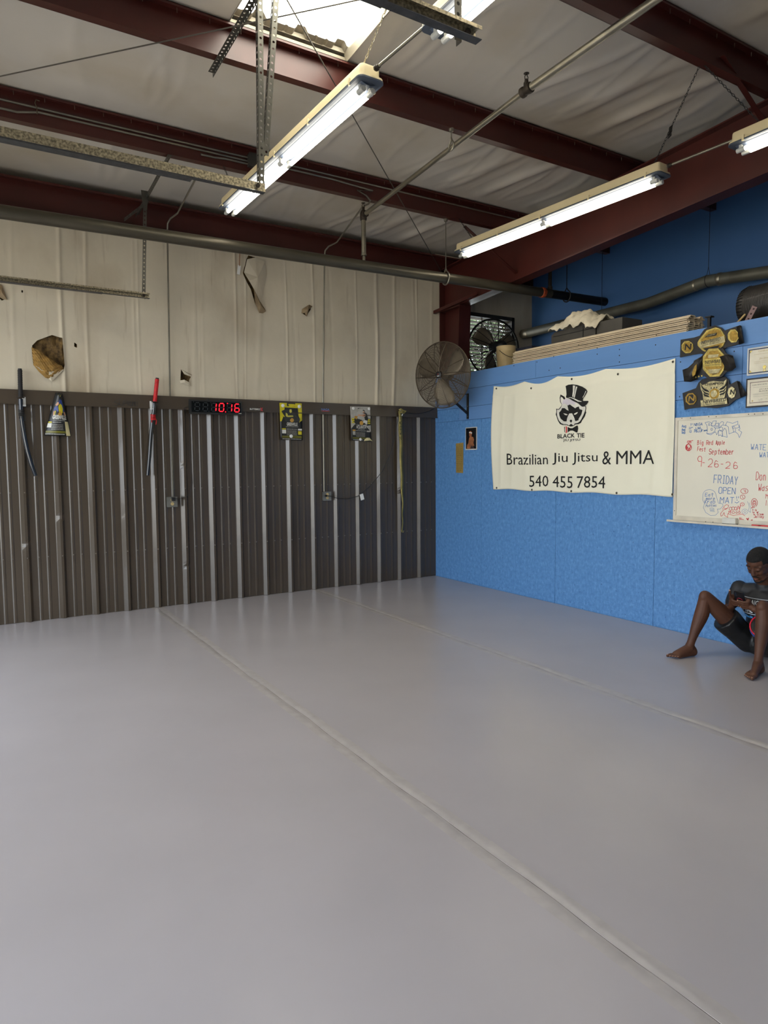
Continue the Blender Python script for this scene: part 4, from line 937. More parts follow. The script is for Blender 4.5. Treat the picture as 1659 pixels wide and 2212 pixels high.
for w, a0, a1, yb, yt, yb2, yt2 in (('540', 1144, 1185, 1052, 1027.5, 1053, 1028), ('455', 1194, 1237, 1053.5, 1028.5, 1055, 1029), ('7854', 1246, 1307, 1055, 1029, 1056.5, 1029.5)): tx(w, a0, a1, yb, yt, yb2, yt2)
part('phone_number', mb, M_ink, sheet_)
mb = MB(); tx('BLACK', 1204, 1241.5, 947.5, 938, 945, 935.8, bold=.02); tx('TIE', 1245.5, 1262, 945.5, 936.3, 945, 935.3, bold=.02); tx('JIU', 1216.5, 1228, 955, 948.5, 954.3, 948, bold=.01); tx('JITSU', 1230.5, 1253, 954.5, 948.3, 953.5, 947.2, bold=.01)
part('emblem_lettering', mb, M_ink, sheet_)
SCL = 1521 / 110.0
def logo(pts, m, off, name):
    P = [bpx(1180 + a / SCL, 810 + b / SCL, off) for a, b in pts]; mb = MB(); mb.add(P, [tuple(range(len(P)))]); return part(name, mb, m, sheet_)
logo([(470, 890), (420, 800), (410, 680), (440, 575), (560, 640), (580, 700), (700, 670), (1050, 930), (1180, 920), (1190, 1000), (1175, 1080), (1190, 1120), (1140, 1250), (1060, 1370), (1035, 1430), (960, 1470), (860, 1480), (830, 1520), (740, 1540), (660, 1520), (620, 1500), (480, 1490), (410, 1465), (350, 1370), (300, 1220), (285, 1180), (300, 1100), (300, 1005), (370, 1020), (430, 960)], M_ink, .0024, 'emblem_outline')
logo([(480, 890), (440, 790), (435, 690), (452, 640), (500, 670), (545, 740), (590, 720), (615, 665), (700, 690), (860, 780), (1010, 880), (1080, 950), (1165, 940), (1172, 1010), (1150, 1090), (1110, 1190), (1040, 1330), (1000, 1390), (940, 1430), (860, 1450), (620, 1480), (520, 1470), (450, 1440), (380, 1360), (330, 1230), (320, 1120), (325, 1030), (380, 1040), (440, 985)], M_paperw, .0030, 'emblem_face')
logo([(490, 880), (500, 760), (600, 690), (700, 710), (850, 790), (900, 850), (830, 890), (745, 860), (660, 910), (560, 850)], M_lilac, .0035, 'emblem_forehead')
logo([(390, 1120), (450, 1060), (480, 990), (560, 990), (620, 1040), (690, 1080), (715, 1050), (745, 870), (765, 1040), (790, 1075), (850, 1030), (900, 970), (975, 940), (1000, 1020), (1085, 1050), (1050, 1180), (965, 1320), (970, 1350), (880, 1380), (840, 1240), (790, 1150), (700, 1140), (640, 1260), (610, 1390), (530, 1385), (430, 1300), (395, 1200)], M_ink, .0040, 'emblem_mask')
logo([(515, 1145), (600, 1160), (650, 1185), (620, 1205), (570, 1195)], M_paperw, .0046, 'emblem_eye'); logo([(830, 1165), (890, 1130), (950, 1105), (930, 1150), (880, 1185), (845, 1185)], M_paperw, .0046, 'emblem_eye')
logo([(700, 1150), (780, 1145), (830, 1250), (850, 1300), (868, 1390), (840, 1480), (820, 1510), (745, 1465), (680, 1510), (640, 1480), (615, 1400), (630, 1290), (650, 1270), (670, 1200)], M_paperw, .0046, 'emblem_muzzle')
logo([(715, 1350), (745, 1330), (775, 1350), (780, 1385), (745, 1430), (708, 1385)], M_ink, .0052, 'emblem_nose'); logo([(680, 1510), (745, 1455), (815, 1510), (790, 1535), (745, 1542), (700, 1535)], M_ink, .0052, 'emblem_chin')
logo([(605, 660), (625, 560), (618, 400), (605, 300), (680, 250), (800, 225), (950, 240), (1100, 300), (1200, 385), (1240, 455), (1180, 580), (1105, 700), (1100, 770), (1255, 770), (1268, 800), (1200, 890), (1120, 945), (1060, 940), (960, 850), (800, 760), (680, 680)], M_ink, .0056, 'emblem_hat')
logo([(820, 260), (890, 265), (860, 450), (830, 640), (795, 625), (815, 450)], M_paperw, .0062, 'emblem_hat_band'); logo([(915, 290), (955, 300), (910, 450), (865, 665), (840, 655), (875, 450)], M_paperw, .0062, 'emblem_hat_band')
logo([(1185, 440), (1205, 450), (1160, 560), (1105, 665), (1095, 650), (1145, 560)], M_paperw, .0062, 'emblem_hat_band'); logo([(685, 655), (770, 650), (870, 690), (970, 750), (1070, 785), (1060, 800), (960, 790), (850, 720), (760, 672), (690, 668)], M_paperw, .0062, 'emblem_hat_brim')
logo([(640, 1550), (720, 1590), (780, 1590), (900, 1515), (940, 1510), (952, 1600), (925, 1720), (890, 1715), (790, 1660), (720, 1660), (640, 1710)], M_ink, .0030, 'emblem_bow_tie'); logo([(535, 1560), (560, 1535), (550, 1630), (565, 1740), (540, 1690)], M_ink, .0030, 'emblem_bow_tie')
logo([(582, 1535), (620, 1540), (622, 1720), (582, 1738)], M_inkred, .0030, 'emblem_bow_stripe')
mb = MB()
for a, b in ((1072, 838), (1147, 834), (1236, 814), (1335, 805), (1454, 781), (1073, 1054), (1149, 1058), (1234, 1061), (1332, 1065), (1453, 1068)):
    gr_ = part('grommet', MB().lathe(bpx(a, b, .0), (-1, 0, 0), [(0, .012), (.003, .011), (.0035, .006)], 14), M_conduit, sheet_)
mb = MB()
for a, b in ((1072, 838), (1147, 834), (1236, 814), (1335, 805), (1454, 781), (1073, 1054), (1149, 1058), (1234, 1061), (1332, 1065), (1453, 1068)): part('screw', MB().lathe(bpx(a, b, .003), (-1, 0, 0), [(0, .006), (.004, .0065), (.006, .003)], 8), M_iron, sheet_)

# ================================================================ whiteboard
wy0 = -3.592; wz0, wz1 = .985, 1.872; wy1 = -5.42
t = thing('whiteboard', 'whiteboard with red and blue handwriting mounted on the blue wall at the right edge', 'whiteboard', (-.02, -4.4, wz0))
M_wb = mat('glossy_whiteboard', (232, 226, 208), .25, var=.015, scale=4); M_wbf = mat('off_white_frame', (222, 214, 196), .4, .1)
wbd_ = part('board', MB().rng(-.018, -.003, wy1, wy0 - .01, wz0 + .01, wz1 - .01), M_wb, t)
mb = MB(); fwd = .026
mb.rng(-.026, -.002, wy1, wy0, wz1 - fwd, wz1); mb.rng(-.0262, -.002, wy0 - fwd, wy0, wz0 + .04, wz1 - fwd); mb.rng(-.026, -.002, wy1, wy0, wz0, wz0 + .04); wfr_ = part('frame', mb, M_wbf, t)
mb = MB(); mb.rng(-.07, -.002, wy1, wy0 + .03, wz0 - .012, wz0 - .004); mb.rng(-.072, -.068, wy1, wy0 + .03, wz0 - .014, wz0 + .003); part('tray', mb, M_wbf, t)
mb = MB()
for a, b in ((1473, 903.5), (1491.5, 903), (1531, 900), (1547, 900), (1617, 895), (1630, 894.5), (1648, 894), (1524.5, 1127), (1540, 1128), (1625, 1135), (1457, 1103)): part('screw', MB().lathe(WR(a, b, .026), (-1, 0, 0), [(0, .004), (.002, .003)], 8), M_iron, wfr_)
WB = 1659 / 219.0
fw_ = lambda a, b: WR(1440 + a / WB, 880 + b / WB, .0192)
Mb_ = mat('blue_marker', (74, 126, 190), .5); Mr_ = mat('red_marker', (224, 74, 78), .5)
def flush(col, name):
    global mb
    if mb.f: part(name, mb, col, wbd_)
    mb = MB()
def wrt(mb, s, x0, y0, x1, y1, h, w=7, wob=.04):        # baseline from (x0,y0) to (x1,y1), crop pixels
    fn = lambda u, v: fw_(x0 + (x1 - x0) * u + v * h * .08, y0 + (y1 - y0) * u - v * h)
    n = len(s)
    def rib(pts): 
        P = [(x0 + (x1 - x0) * u + v * h * .08, y0 + (y1 - y0) * u - v * h) for u, v in pts]; ribbon(mb, fw_, P, w)
    for i, c in enumerate(s):
        if c not in ST: continue
        du = random.uniform(-wob, wob); dv = random.uniform(-wob, wob) * .6
        for st in ST[c].split(';'):
            rib([((i + .1 + .72 * int(q[0]) / 4 + du) / n, (-1.6 if q[1] == '-' else int(q[1])) / 6 + dv) for q in st.split()])
def lines(mb, ls, w=6):
    for l in ls: ribbon(mb, fw_, l, w)
def oval(cx, cy, rx, ry, a0=0, a1=360, n=18): return [(cx + rx * cos(R(a0 + (a1 - a0) * k / n)), cy - ry * sin(R(a0 + (a1 - a0) * k / n))) for k in range(n + 1)]
mb = MB()
flush(Mb_, 'blue_writing'); wrt(mb, 'Aug', 245, 325, 325, 325, 40); wrt(mb, '1', 385, 300, 410, 300, 36); wrt(mb, 'st', 408, 280, 430, 278, 15, 4); wrt(mb, 'NBGA', 445, 305, 590, 292, 42)
flush(Mb_, 'blue_writing'); wrt(mb, 'Aug', 243, 380, 310, 380, 38); wrt(mb, '22', 362, 355, 405, 355, 30, 5); wrt(mb, 'nd', 405, 335, 430, 333, 14, 4); wrt(mb, 'JJWL', 450, 365, 580, 348, 36)
flush(Mb_, 'blue_writing'); wrt(mb, 'Sep', 243, 430, 310, 428, 36); wrt(mb, '12', 368, 412, 405, 410, 34); wrt(mb, 'PBJJF', 450, 412, 595, 398, 38); wrt(mb, 'NoVA', 608, 392, 660, 384, 20, 6)
# bubble letters BLACK TIE
flush(Mb_, 'blue_writing'); flush(Mb_, 'blue_writing'); lines(mb, [[(630, 250), (690, 235), (735, 255), (730, 300), (775, 320), (800, 350), (780, 400), (720, 430), (655, 430), (668, 380), (660, 300), (630, 250)], oval(695, 282, 12, 18), oval(738, 358, 14, 20),
 [(760, 225), (815, 220), (790, 300), (725, 300), (760, 225)], [(655, 430), (720, 450), (800, 400), (820, 450), (848, 380)], [(790, 330), (800, 270), (850, 255), (850, 340), (790, 340)], oval(822, 310, 10, 12),
 [(860, 270), (905, 230), (935, 245), (920, 290), (890, 300), (880, 330), (860, 330), (860, 270)], oval(890, 350, 28, 30), [(850, 465), (850, 380), (910, 390), (910, 480), (880, 450), (850, 465)], [(915, 470), (910, 400), (950, 340), (975, 370), (990, 490), (915, 470)],
 [(920, 290), (975, 295), (1010, 320), (1020, 435), (1100, 405), (1070, 310), (1165, 280), (1165, 225), (1080, 262), (990, 235), (960, 300)], oval(1100, 330, 16, 18), [(1085, 405), (1125, 400), (1130, 340), (1185, 330), (1185, 280), (1200, 350), (1175, 370), (1230, 405), (1190, 495), (1165, 430), (1120, 400)]], 6)
flush(Mb_, 'blue_writing'); wrt(mb, 'WATE', 1372, 690, 1635, 700, 90, 8); flush(Mb_, 'blue_writing'); wrt(mb, 'WATER', 1515, 815, 1800, 815, 78, 8)
flush(Mb_, 'blue_writing'); wrt(mb, 'FRIDAY', 765, 1235, 1165, 1265, 130, 9); flush(Mb_, 'blue_writing'); wrt(mb, 'OPEN', 845, 1405, 1135, 1420, 100, 9); flush(Mb_, 'blue_writing'); wrt(mb, 'MAT', 865, 1565, 1110, 1570, 95, 9)
flush(Mb_, 'blue_writing'); flush(Mb_, 'blue_writing'); lines(mb, [[(1142, 1460), (1146, 1490)], [(1172, 1458), (1176, 1485)], [(1150, 1510), (1155, 1525)], [(1115, 1550), (1150, 1565), (1185, 1540)]], 8)
flush(Mb_, 'blue_writing'); flush(Mb_, 'blue_writing'); lines(mb, [oval(700, 1440, 108, 95, 0, 180), [(592, 1440), (590, 1520), (620, 1570), (600, 1640), (640, 1720), (720, 1770), (800, 1765), (845, 1720), (830, 1665), (880, 1660), (925, 1610), (910, 1575), (850, 1570), (808, 1440)]], 5)
flush(Mb_, 'blue_writing'); wrt(mb, 'Eat', 625, 1455, 770, 1455, 55, 7); wrt(mb, 'more', 640, 1515, 800, 1510, 45, 7); wrt(mb, 'Krab', 620, 1570, 800, 1570, 55, 7); wrt(mb, 'Patties', 640, 1630, 820, 1620, 38, 6)
flush(Mb_, 'blue_writing'); flush(Mb_, 'blue_writing'); lines(mb, [oval(740, 1660, 35, 12, 0, 180), [(705, 1672), (780, 1672)], [(710, 1685), (780, 1685)], [(712, 1700), (785, 1708)]], 5)
flush(Mb_, 'blue_writing'); flush(Mb_, 'blue_writing'); lines(mb, [oval(1280, 1705, 48, 42), oval(1282, 1705, 18, 18), [(1320, 1540), (1345, 1590), (1350, 1640), (1340, 1690), (1370, 1720), (1375, 1640), (1350, 1560)]], 4)
flush(Mb_, 'blue_drawing')
mb = MB()
flush(Mr_, 'red_writing'); wrt(mb, 'Big', 498, 612, 608, 612, 72, 8); wrt(mb, 'Red', 645, 612, 765, 612, 72, 8); wrt(mb, 'Apple', 800, 608, 955, 608, 66, 8)
flush(Mr_, 'red_writing'); wrt(mb, 'Fest', 500, 712, 640, 720, 66, 8); flush(Mr_, 'red_writing'); wrt(mb, 'September', 690, 765, 1105, 770, 85, 9)
flush(Mr_, 'red_writing'); wrt(mb, '9', 490, 968, 580, 968, 165, 9); wrt(mb, '-', 580, 950, 640, 952, 90, 9); wrt(mb, '2', 665, 975, 755, 975, 130, 9); wrt(mb, '6', 770, 978, 860, 978, 108, 9); wrt(mb, '-', 880, 975, 945, 977, 90, 9); wrt(mb, '2', 955, 1000, 1050, 1002, 105, 9); wrt(mb, '6', 1080, 1003, 1170, 1003, 110, 9)
flush(Mr_, 'red_writing'); wrt(mb, "Don't", 1455, 1190, 1760, 1195, 130, 9); flush(Mr_, 'red_writing'); wrt(mb, 'Waste', 1490, 1365, 1800, 1360, 110, 9); flush(Mr_, 'red_writing'); wrt(mb, 'My', 1615, 1490, 1720, 1490, 70, 8); flush(Mr_, 'red_writing'); wrt(mb, 'life', 1610, 1605, 1750, 1605, 85, 8)
flush(Mr_, 'red_writing'); flush(Mr_, 'red_drawing'); lines(mb, [oval(358, 655, 48, 55), [(358, 600), (370, 560), (430, 540)], [(335, 575), (350, 548), (390, 550), (400, 580), (345, 585)], [(320, 640), (325, 690)], [(330, 620), (330, 690), (345, 640), (350, 700), (370, 660), (375, 700), (392, 630)], [(312, 655), (325, 620), (345, 612)], [(372, 615), (392, 625), (402, 655)], [(340, 700), (380, 700)]], 10)
flush(Mr_, 'red_writing'); flush(Mr_, 'red_drawing'); lines(mb, [oval(1272, 1370, 60, 42), [(1262, 1345), (1290, 1395)], [(1290, 1345), (1295, 1385)], oval(1243, 1468, 40, 35), [(1235, 1450), (1255, 1490)], oval(1238, 1587, 32, 27), [(1232, 1572), (1245, 1600)]], 7)
flush(Mr_, 'red_writing'); flush(Mr_, 'red_drawing'); lines(mb, [[(915, 1670), (940, 1620), (980, 1590), (1015, 1605), (1000, 1650), (960, 1670), (945, 1640)], oval(1045, 1660, 22, 28), oval(1088, 1655, 22, 28), oval(1130, 1655, 20, 26), [(1150, 1690), (1170, 1610), (1185, 1660), (1210, 1600), (1185, 1700)], [(890, 1780), (880, 1740), (930, 1680), (985, 1650)], [(890, 1780), (915, 1770), (940, 1720), (950, 1770), (1000, 1800), (1000, 1740), (1090, 1770), (1240, 1745), (1280, 1775)]], 7)
flush(Mr_, 'red_writing'); wrt(mb, 'M', 1010, 1740, 1055, 1740, 45, 8); flush(Mr_, 'red_drawing'); lines(mb, [oval(1090, 1720, 20, 18), oval(1145, 1722, 14, 14), oval(1190, 1720, 16, 16)], 7)
flush(Mr_, 'red_writing'); flush(Mr_, 'red_drawing'); lines(mb, [oval(1435, 1560, 50, 68, -60, 280), [(1410, 1620), (1385, 1650), (1440, 1630)], oval(1435, 1570, 30, 34)], 8); wrt(mb, 'M', 1415, 1550, 1455, 1550, 30, 7); wrt(mb, 'M', 1415, 1590, 1455, 1590, 28, 7)
flush(Mr_, 'red_writing'); wrt(mb, 'this', 1400, 1690, 1480, 1695, 26, 7); wrt(mb, 'is', 1400, 1728, 1440, 1730, 24, 7); wrt(mb, 'her', 1450, 1725, 1515, 1728, 26, 7); wrt(mb, 'is', 1415, 1762, 1450, 1765, 22, 7); wrt(mb, 'from', 1475, 1765, 1585, 1765, 34, 7); wrt(mb, 'Jailey', 1425, 1805, 1590, 1810, 40, 7)
flush(Mr_, 'red_writing'); wrt(mb, 'No', 1190, 1850, 1270, 1870, 50, 8); flush(Mr_, 'red_drawing'); lines(mb, [[(1305, 1815), (1330, 1850), (1340, 1810)], [(1315, 1820), (1330, 1845), (1335, 1815)], [(1365, 1860), (1400, 1840), (1395, 1865), (1370, 1865)], [(1372, 1855), (1405, 1855)]], 12)
flush(Mr_, 'red_writing')
# on the tray
def onwr(a, b, off): return WR(a, b, off)
a = WR(1563, 1132, .04); b = WR(1592, 1122, .04)
t = thing('whiteboard_eraser', 'white eraser block on the whiteboard tray', 'eraser', (-.045, a.y, wz0 - .004)); part('eraser_body', MB().rng(-.062, -.028, b.y, a.y, wz0 + .006, wz0 + .05), mat('pale_grey_eraser', (226, 224, 214), .6), t)
part('felt', MB().rng(-.062, -.028, b.y - .001, a.y, wz0 - .004, wz0 + .006), M_black, t)
for a, lab, m in ((1640, 'left red marker lying on the whiteboard tray', Mr_), (1655, 'right red marker lying on the whiteboard tray', Mr_)):
    q = WR(a, 1137, .05); t = thing('marker_pen', lab, 'marker', (-.055, q.y, wz0 + .004), 'red markers on the tray')
    part('barrel', MB().cyl((-.055, q.y + .055, wz0 + .005), (-.055, q.y - .02, wz0 + .005), .0085, n=10), m, t, True); part('pen_cap', MB().cyl((-.055, q.y - .022, wz0 + .005), (-.055, q.y - .06, wz0 + .005), .009, n=10), M_inkred, t, True)

# ================================================================ title belts
M_leather = mat('black_belt_leather', (36, 33, 31), .42, bump=.2, bscale=30); M_gold = mat('polished_gold', (240, 214, 122), .24, .7, var=.2, scale=40, bump=.15, bscale=60)
M_silverg = mat('pale_gold_plate', (226, 212, 162), .26, .7, var=.2, scale=40, bump=.15, bscale=60); M_dgold = mat('dark_gold', (206, 168, 84), .28, .75, var=.2, scale=50)
BX = 1659 / 359.0
def bq(a, b, off): return WR(1300 + a / BX, 580 + b / BX, off)
LASTP = {}
def bpoly(name, pts, off, th, m, t, label=None):
    mb = MB(); mb.prism([bq(a, b, off) for a, b in pts], (-th, 0, 0)); top = name in ('strap', 'side_plate', 'main_plate')
    o = part(name, mb, m, t if top else LASTP[t], label=label)
    if top: LASTP[t] = o
    return o
def strap(name, rows, t, m=None):                 # rows: (x_top,y_top,x_bot,y_bot,off) along the strap
    mb = MB(); P = []; F = []
    for xt, yt, xb, yb, of in rows:
        for k in range(3): s = k / 2; P.append(bq(xt + (xb - xt) * s, yt + (yb - yt) * s, of + (.006 if k == 1 else 0)))
    for i in range(len(rows) - 1):
        for k in range(2): F.append((i * 3 + k, i * 3 + k + 1, (i + 1) * 3 + k + 1, (i + 1) * 3 + k))
    mb.add(P, F); o = part(name, mb, m or M_leather, t, True); o.modifiers.new('s', 'SOLIDIFY').thickness = .004; return o
def bfn(off, x0, y0, x1, y1, h): # text baseline
    return lambda u, v: bq(x0 + (x1 - x0) * u + v * h * .12, y0 + (y1 - y0) * u - v * h, off)
def btext(t, s, x0, y0, x1, y1, h, off, m=None, slant=.25, bold=.02, name='plate_lettering'):
    mb = MB(); text(mb, s, bfn(off, x0, y0, x1, y1, h), 0, 1, 0, 1, 0, bold); return part(name, mb, m or M_ink, LASTP[t])
def octa(cx, cy, rx, ry, rot=.0): return [(cx + rx * cos(R(22.5 + 45 * k) + rot), cy + ry * sin(R(22.5 + 45 * k) + rot)) for k in range(8)]
# top belt
q = bq(1100, 720, 0); t = thing('title_belt', 'top champion belt with a gold octagon plate, hung highest on the blue wall', 'belt', (-.02, q.y, q.z), 'gold and black title belts on the wall')
bpoly('strap', [(788, 888), (795, 712), (930, 690), (985, 672), (1030, 610), (1080, 582), (1140, 570), (1200, 590), (1230, 622), (1290, 600), (1385, 568), (1405, 640), (1420, 740), (1330, 770), (1250, 790), (1200, 830), (1030, 860), (985, 850), (900, 865)], .012, .012, M_leather, t)
strap('strap_end', [(1345, 578, 1370, 762, .024), (1385, 568, 1418, 742, .045), (1395, 575, 1420, 735, .03)], t)
bpoly('side_plate', octa(858, 785, 62, 66, -.1), .024, .006, M_gold, t); bpoly('side_plate_face', octa(858, 785, 46, 50, -.1), .030, .002, M_dgold, t); btext(t, 'N', 826, 815, 888, 810, 62, .0335)
bpoly('side_plate', octa(1316, 674, 58, 70, -.1), .024, .006, M_gold, t); bpoly('side_plate_face', octa(1316, 674, 42, 54, -.1), .030, .002, M_dgold, t)
bpoly('main_plate', [(985, 700), (1050, 620), (1140, 588), (1190, 605), (1238, 680), (1238, 722), (1215, 775), (1170, 810), (1050, 838), (1010, 820), (962, 770), (962, 735)], .024, .008, M_gold, t)
bpoly('plate_border', [(1005, 700), (1060, 635), (1140, 605), (1180, 618), (1215, 680), (1200, 770), (1160, 795), (1055, 820), (1025, 805), (985, 750)], .032, .002, M_dgold, t)
bpoly('name_bar', [(972, 738), (1226, 672), (1236, 735), (985, 800)], .034, .005, M_silverg, t)
bpoly('black_panel', [(1028, 690), (1062, 660), (1150, 640), (1142, 668)], .034, .003, M_ink, t); btext(t, 'JIU JITSU', 1050, 683, 1136, 660, 14, .0375, M_silverg); bpoly('black_panel', [(1010, 800), (1180, 765), (1150, 790), (1040, 818)], .036, .003, M_ink, t)
btext(t, 'NEWBREED', 992, 758, 1184, 718, 34, .0395); btext(t, 'JIU JITSU FEDERATION', 1002, 776, 1176, 738, 10, .0395)
# middle belt
q = bq(1120, 950, 0); t = thing('title_belt', 'middle champion belt, gold octagon partly covered by its folded black strap', 'belt', (-.02, q.y, q.z), 'gold and black title belts on the wall')
bpoly('strap', [(1000, 880), (1060, 810), (1150, 785), (1220, 800), (1250, 850), (1310, 870), (1340, 985), (1250, 1035), (1210, 1080), (1140, 1100), (1060, 1095), (1010, 1060), (930, 1100), (895, 1110), (880, 1050), (930, 920)], .05, .012, M_leather, t)
strap('strap_loop', [(1010, 870, 990, 990, .07), (930, 925, 950, 1020, .09), (860, 990, 890, 1110, .10), (805, 1012, 822, 1130, .085), (860, 1025, 890, 1132, .05), (950, 1060, 960, 1105, .045)], t)
bpoly('side_plate', [(930, 975), (950, 955), (950, 1000), (935, 1060), (910, 1080), (905, 1040)], .10, .006, M_dgold, t)
mb = MB()
for a, b in ((910, 1090), (938, 1085), (968, 1078), (998, 1072)): mb.lathe(bq(a, b, .066), (-1, 0, 0), [(0, .008), (.002, .007)], 10)
part('snap_button', mb, M_gold, t)
bpoly('main_plate', octa(1125, 940, 122, 152, -.05), .062, .008, M_gold, t); bpoly('plate_border', octa(1125, 940, 100, 128, -.05), .070, .002, M_dgold, t)
bpoly('name_bar', [(1012, 905), (1195, 890), (1200, 975), (1020, 980)], .072, .005, M_gold, t); btext(t, 'NEWBREED', 1030, 955, 1235, 935, 34, .0775); btext(t, 'JIU JITSU FEDERATION', 1030, 975, 1190, 960, 10, .0775)
bpoly('small_panel', [(1065, 862), (1170, 855), (1160, 885), (1060, 895)], .072, .003, M_silverg, t); bpoly('small_panel', [(1055, 1010), (1190, 1000), (1165, 1045), (1080, 1050)], .072, .003, M_silverg, t)
btext(t, 'USA', 1100, 1060, 1150, 1056, 18, .0735)
strap('strap_fold', [(1240, 870, 1215, 1010, .075), (1175, 880, 1250, 1030, .10), (1240, 860, 1300, 1020, .115), (1310, 872, 1340, 985, .09), (1335, 980, 1342, 990, .06)], t)
# bottom belt
q = bq(1120, 1250, 0); t = thing('title_belt', 'lowest champion belt with a winged silver gold CHAMPION plate above the whiteboard', 'belt', (-.02, q.y, q.z), 'gold and black title belts on the wall')
bpoly('strap', [(815, 1245), (950, 1195), (975, 1140), (1010, 1108), (1120, 1085), (1240, 1080), (1275, 1110), (1285, 1160), (1360, 1122), (1400, 1180), (1450, 1265), (1345, 1310), (1270, 1370), (1150, 1395), (1000, 1385), (870, 1400), (835, 1412)], .018, .014, M_leather, t)
strap('strap_end', [(1350, 1130, 1385, 1290, .034), (1372, 1125, 1440, 1262, .04), (1440, 1240, 1448, 1262, .02)], t)
bpoly('side_plate', octa(893, 1302, 58, 62, -.1), .034, .006, M_dgold, t); bpoly('side_plate_face', octa(893, 1302, 44, 48, -.1), .040, .002, M_leather, t); btext(t, 'N', 862, 1330, 922, 1322, 58, .0425, M_dgold)
bpoly('side_plate', octa(1300, 1238, 40, 60, -.4), .034, .006, M_silverg, t); btext(t, 'N', 1278, 1260, 1322, 1258, 52, .0415)
bpoly('main_plate', [(985, 1140), (1010, 1165), (1080, 1130), (1120, 1122), (1170, 1128), (1220, 1130), (1250, 1105), (1245, 1200), (1230, 1290), (1020, 1320), (1008, 1240), (990, 1200)], .034, .006, M_silverg, t)
for p_ in ([(990, 1155), (1020, 1195), (1060, 1215), (1075, 1235), (1030, 1225), (1000, 1195)], [(1000, 1205), (1030, 1235), (1070, 1250), (1070, 1262), (1025, 1250)], [(1012, 1245), (1040, 1260), (1066, 1270), (1068, 1285), (1025, 1275)],
           [(1248, 1125), (1225, 1170), (1185, 1195), (1170, 1215), (1215, 1205), (1243, 1170)], [(1243, 1185), (1215, 1215), (1180, 1228), (1178, 1242), (1220, 1228)], [(1238, 1222), (1212, 1240), (1180, 1252), (1180, 1266), (1220, 1255)]): bpoly('wing_inlay', p_, .040, .002, M_ink, t)
mb = MB(); mb.lathe(bq(1123, 1250, .040), (-1, 0, 0), [(0, .043), (.003, .043), (.003, .036), (.006, .034)], 28); part('medallion', mb, M_dgold, t, True)
mb = MB(); mb.lathe(bq(1123, 1250, .040), (-1, 0, 0), [(0, .028), (.0065, .028)], 28); part('medallion_face', mb, M_silverg, t, True)
bpoly('name_bar', [(990, 1318), (1250, 1292), (1258, 1350), (995, 1378)], .040, .007, M_silverg, t)
btext(t, 'CHAMPION', 1028, 1170, 1212, 1155, 24, .0415); btext(t, 'NEWBREED', 1008, 1350, 1240, 1325, 34, .0475); btext(t, 'ULTIMATE CHALLENGE', 1002, 1370, 1230, 1348, 13, .0475)
mb = MB()
for a in (1092, 1120, 1146):
    c = bq(a, 1193 - (a - 1092) * .08, .0415); mb.add([c + V((0, .013 * (1 if k % 2 else .42) * sin(pi * k / 5), .013 * (1 if k % 2 else .42) * cos(pi * k / 5))) * .8 for k in range(10)], [tuple(range(10))])
part('star', mb, M_ink, t)

# ================================================================ certificates, photo and note
def cert(label, top, bot, frame_m, mat_m, lines_, border=None, by=-4.215):
    t = thing('framed_certificate', label, 'certificate', (-.01, by - .15, bot), 'framed certificates at the right edge')
    w = .30; part('frame', MB().rng(-.016, -.002, by - w, by, bot, top), frame_m, t); part('backing', MB().rng(-.018, -.012, by - w + .012, by - .012, bot + .012, top - .012), mat_m, t)
    part('paper', MB().rng(-.0185, -.012, by - w + .02, by - .02, bot + .02, top - .02), M_certp, t)
    return t, w
M_certp = mat('ivory_certificate_paper', (238, 230, 208), .5)
t, w = cert('framed certificate with a navy line border and gold seal, above the other', 2.375, 2.163, mat('silver_frame', (214, 214, 210), .3, .3), mat('navy_border', (38, 52, 84), .5), 0)
def cf(by, off=.0195): return lambda u, v: V((-off, by - .30 * u, v))
mb = MB(); text(mb, 'Certificate of Rank', cf(-4.215), .30, .80, 2.335, 2.347); text(mb, 'Jiu Jitsu Club', cf(-4.215), .33, .77, 2.275, 2.292)
for z in (2.318, 2.262, 2.250): mb.rng(-.0192, -.0187, -4.47, -4.27, z, z + .0015)
part('print', mb, mat('faded_gold_ink', (196, 170, 110), .5), t)
mb = MB(); mb.lathe((-.0187, -4.355, 2.215), (-1, 0, 0), [(0, .014), (.0015, .013)], 14); mb.prism([V((-.0187, -4.347, 2.205)), V((-.0187, -4.352, 2.205)), V((-.0187, -4.352, 2.18)), V((-.0187, -4.345, 2.183))], (-.001, 0, 0)); mb.prism([V((-.0187, -4.358, 2.205)), V((-.0187, -4.363, 2.205)), V((-.0187, -4.366, 2.183)), V((-.0187, -4.359, 2.18))], (-.001, 0, 0)); part('gold_seal', mb, M_gold, t)
mb = MB()
for y, z in ((-4.237, 2.353), (-4.237, 2.185)): mb.prism([V((-.0187, y, z)), V((-.0187, y - .02, z)), V((-.0187, y, z - (.02 if z > 2.3 else -.02)))], (-.0006, 0, 0)); part('gold_corner', mb, M_gold, t); mb = MB()
t, w = cert('black framed certificate with a maroon checked border, below the other', 2.140, 1.912, mat('black_frame', (30, 28, 28), .4), mat('ivory_mount', (236, 226, 206), .5), 0, by=-4.212)
mb = MB(); y0, y1, z0, z1 = -4.245, -4.48, 1.945, 2.108
for k in range(30): y = y0 - k * .008; mb.rng(-.0192, -.0187, y - .005, y, z1 - .006, z1); mb.rng(-.0192, -.0187, y - .005, y, z0, z0 + .006)
for k in range(20): z = z0 + k * .008; mb.rng(-.0192, -.0187, y0 - .006, y0, z, z + .005); mb.rng(-.0192, -.0187, y1, y1 + .006, z, z + .005)
part('checked_border', mb, mat('maroon_ink', (96, 48, 60), .5), t)
